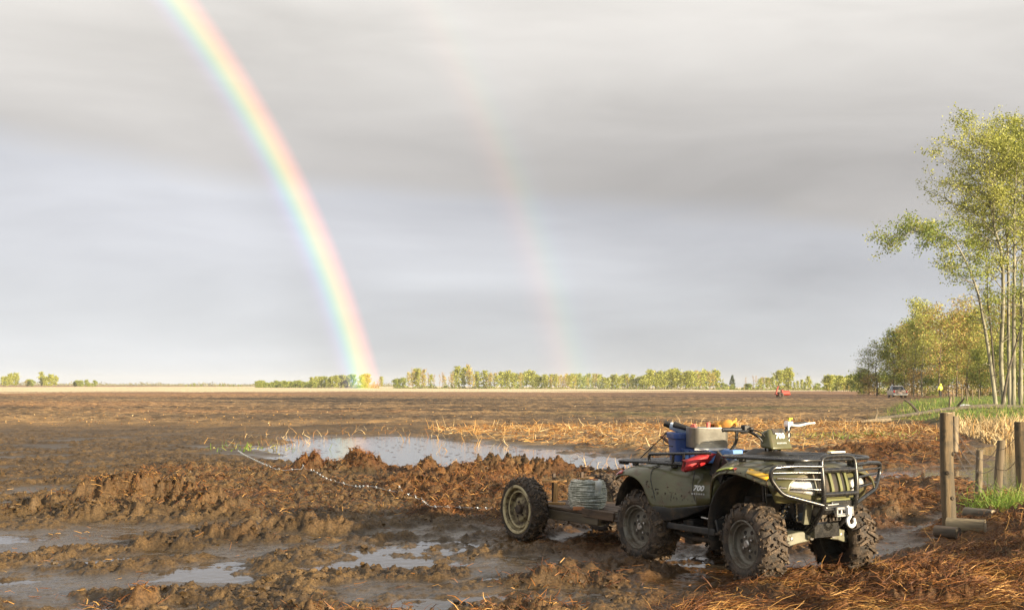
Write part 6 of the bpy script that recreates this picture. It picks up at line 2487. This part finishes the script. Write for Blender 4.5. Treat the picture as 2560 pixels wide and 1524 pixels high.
# grass on the bank, and the tuft by the logs
gp = scatter(GRASS, 26000, rg)
keep = gp[:, 1] < 45 + 120 * rg.uniform(0, 1, len(gp)) ** 2.2
gp = gp[keep]
strands('grass', gp, .22, .009, rg, [grass_a, grass_b], [.8, .2], 'fresh green grass on the bank below the poplars', None, upright=1.15, curl=.5)
for (px, py, n_, sx, sy, L) in ((2515, 1290, 420, .20, .25, .22), (2560, 1280, 480, .22, .3, .25)):
    p = at(px, py)
    q = rg.normal((p.x, p.y), (sx, sy), (n_, 2)).astype(np.float32)
    strands('grass', q, L, .0045, rg, [grass_a, grass_b], [.82, .18], 'bright green grass tuft growing beside the cut logs', None, upright=.95, curl=.6)
q = np.concatenate([rg.normal((at(px, py).x, at(px, py).y), (.6, 1.0), (90, 2)) for px, py in ((2140, 1100), (2080, 1098), (2200, 1095), (2010, 1100), (640, 1120), (2250, 1052), (2270, 1056))]).astype(np.float32)
strands('grass', q, .14, .009, rg, [grass_a, grass_b], [.5, .5], 'thin new grass showing between the dead reeds', None, upright=.9, curl=.6)

# crumbled clods of mud lying on the ridges, the bank and the heaps
rg = np.random.default_rng(515)
N0 = 90000
cp_ = np.stack([rg.uniform(-1, 1, N0), 6.4 + 15.5 * rg.uniform(0, 1, N0) ** 1.2], 1).astype(np.float32)
cp_[:, 0] *= cp_[:, 1] * .50
x_, y_ = cp_[:, 0], cp_[:, 1]
wx_, wy_ = x_ + 0.22 * fbm(x_, y_, .8, 3, 101), y_ + 0.22 * fbm(x_, y_, .8, 3, 131)
rut_ = fbm((wx_ * .78 + wy_ * .62) / 2.6, -wx_ * .62 + wy_ * .78, .95, 4, 5, gain=.55)
den = sstep(rut_, -.05, .5) * .55 + .75 * sstep(y_, 12.6, 15) * sstep(x_, -7, -5.5) * (1 - sstep(x_, 3, 4.2)) * (1 - sstep(y_, 19, 20.5)) + .02
for (hx, hy, rx, ry, hh, hf) in HEAPS:
    den += (.9 if hf < .7 else .35) * np.exp(-(((x_ - hx) / rx) ** 2 + ((y_ - hy) / ry) ** 2))
den *= np.clip(.6 + .9 * fbm(x_, y_, .5, 3, 917), 0, 1.3)
den *= 1 - .8 * (poly_sdf(x_, y_, HAY) < 0)
cp_ = cp_[den > rg.uniform(.05, 1.25, N0)]
zc, cc, _r = terrain(cp_[:, 0], cp_[:, 1])
ok = zc > WATER + .008
cp_, zc, cc = cp_[ok][:22000], zc[ok][:22000], cc[ok][:22000]
n = len(cp_)
cube = np.array([(-1, -1, -1), (1, -1, -1), (1, 1, -1), (-1, 1, -1), (-1, -1, 1), (1, -1, 1), (1, 1, 1), (-1, 1, 1)], np.float32) * .55
sz = (.006 + .015 * rg.uniform(0, 1, n) ** 2.6 + .004 * (cp_[:, 1] > 12)).astype(np.float32)
V = cube[None] * (1 + rg.uniform(-.45, .45, (n, 8, 3)))
a_ = rg.uniform(0, 6.28, n)
b_2 = rg.uniform(0, 6.28, n)
ca, sa, cb, sb = np.cos(a_), np.sin(a_), np.cos(b_2), np.sin(b_2)
X, Y, Z = V[..., 0], V[..., 1], V[..., 2]
X, Y = X * ca[:, None] - Y * sa[:, None], X * sa[:, None] + Y * ca[:, None]
Y, Z = Y * cb[:, None] - Z * sb[:, None], Y * sb[:, None] + Z * cb[:, None]
st_ = rg.uniform(.8, 1.9, n)[:, None]
V = np.stack([X * st_, Y, Z * .9], -1) * sz[:, None, None] * 1.2
V += np.stack([cp_[:, 0], cp_[:, 1], zc + sz * .15], 1)[:, None, :]
Q = np.array([(0, 3, 2, 1), (4, 5, 6, 7), (0, 1, 5, 4), (1, 2, 6, 5), (2, 3, 7, 6), (3, 0, 4, 7)])
Fq = (np.arange(n)[:, None, None] * 8 + Q[None]).reshape(-1, 4)
o = raw_mesh('mud_clods', V.reshape(-1, 3), Fq, mud_mat, None, smooth=False)
ca_ = o.data.attributes.new('soil', 'FLOAT_COLOR', 'POINT')
tint = np.repeat(np.concatenate([np.clip(cc * rg.uniform(.75, 1.25, (n, 1)), 0, 1), np.full((n, 1), .5)], 1), 8, 0)
ca_.data.foreach_set('color', tint.astype(np.float32).ravel())
tag(o, 'crumbled clods of brown mud thrown up along the ruts and on the bank', kind='stuff')
# pale flecks of stubble on the ploughed field
fl = np.stack([rg.uniform(-.5, .5, 8000), 40 + 110 * rg.uniform(0, 1, 8000) ** 1.7], 1).astype(np.float32)
fl[:, 0] *= fl[:, 1]
V, Fq = leaf_quads(np.stack([fl[:, 0], fl[:, 1], ground_zs(fl[:, 0], fl[:, 1]) + .005], 1).astype(np.float32), .055, rg)
tag(raw_mesh('stubble_flecks', V, Fq, [fib_gold, fib_dark, fib_pale], None, mat_index=rg.choice(3, len(Fq), p=[.45, .45, .1])), 'flecks of stubble and clods scattered on the ploughed field', kind='stuff')

# ------------------------------------------------------------------ rain haze over the far field
m = bpy.data.materials.new('rain_haze')
m.use_nodes = True
m.node_tree.nodes.clear()
pv = m.node_tree.nodes.new('ShaderNodeVolumePrincipled')
pv.inputs['Color'].default_value = (.90, .93, .97, 1)
pv.inputs['Density'].default_value = .00013
pv.inputs['Anisotropy'].default_value = 0.0
ou = m.node_tree.nodes.new('ShaderNodeOutputMaterial')
m.node_tree.links.new(pv.outputs[0], ou.inputs['Volume'])
b = MB()
b.box((0, 1960, 14), (7000, 4400, 30.6))
hz = b.build('haze', m, smooth=False)
tag(hz, 'pale rain haze over the far field', kind='stuff')
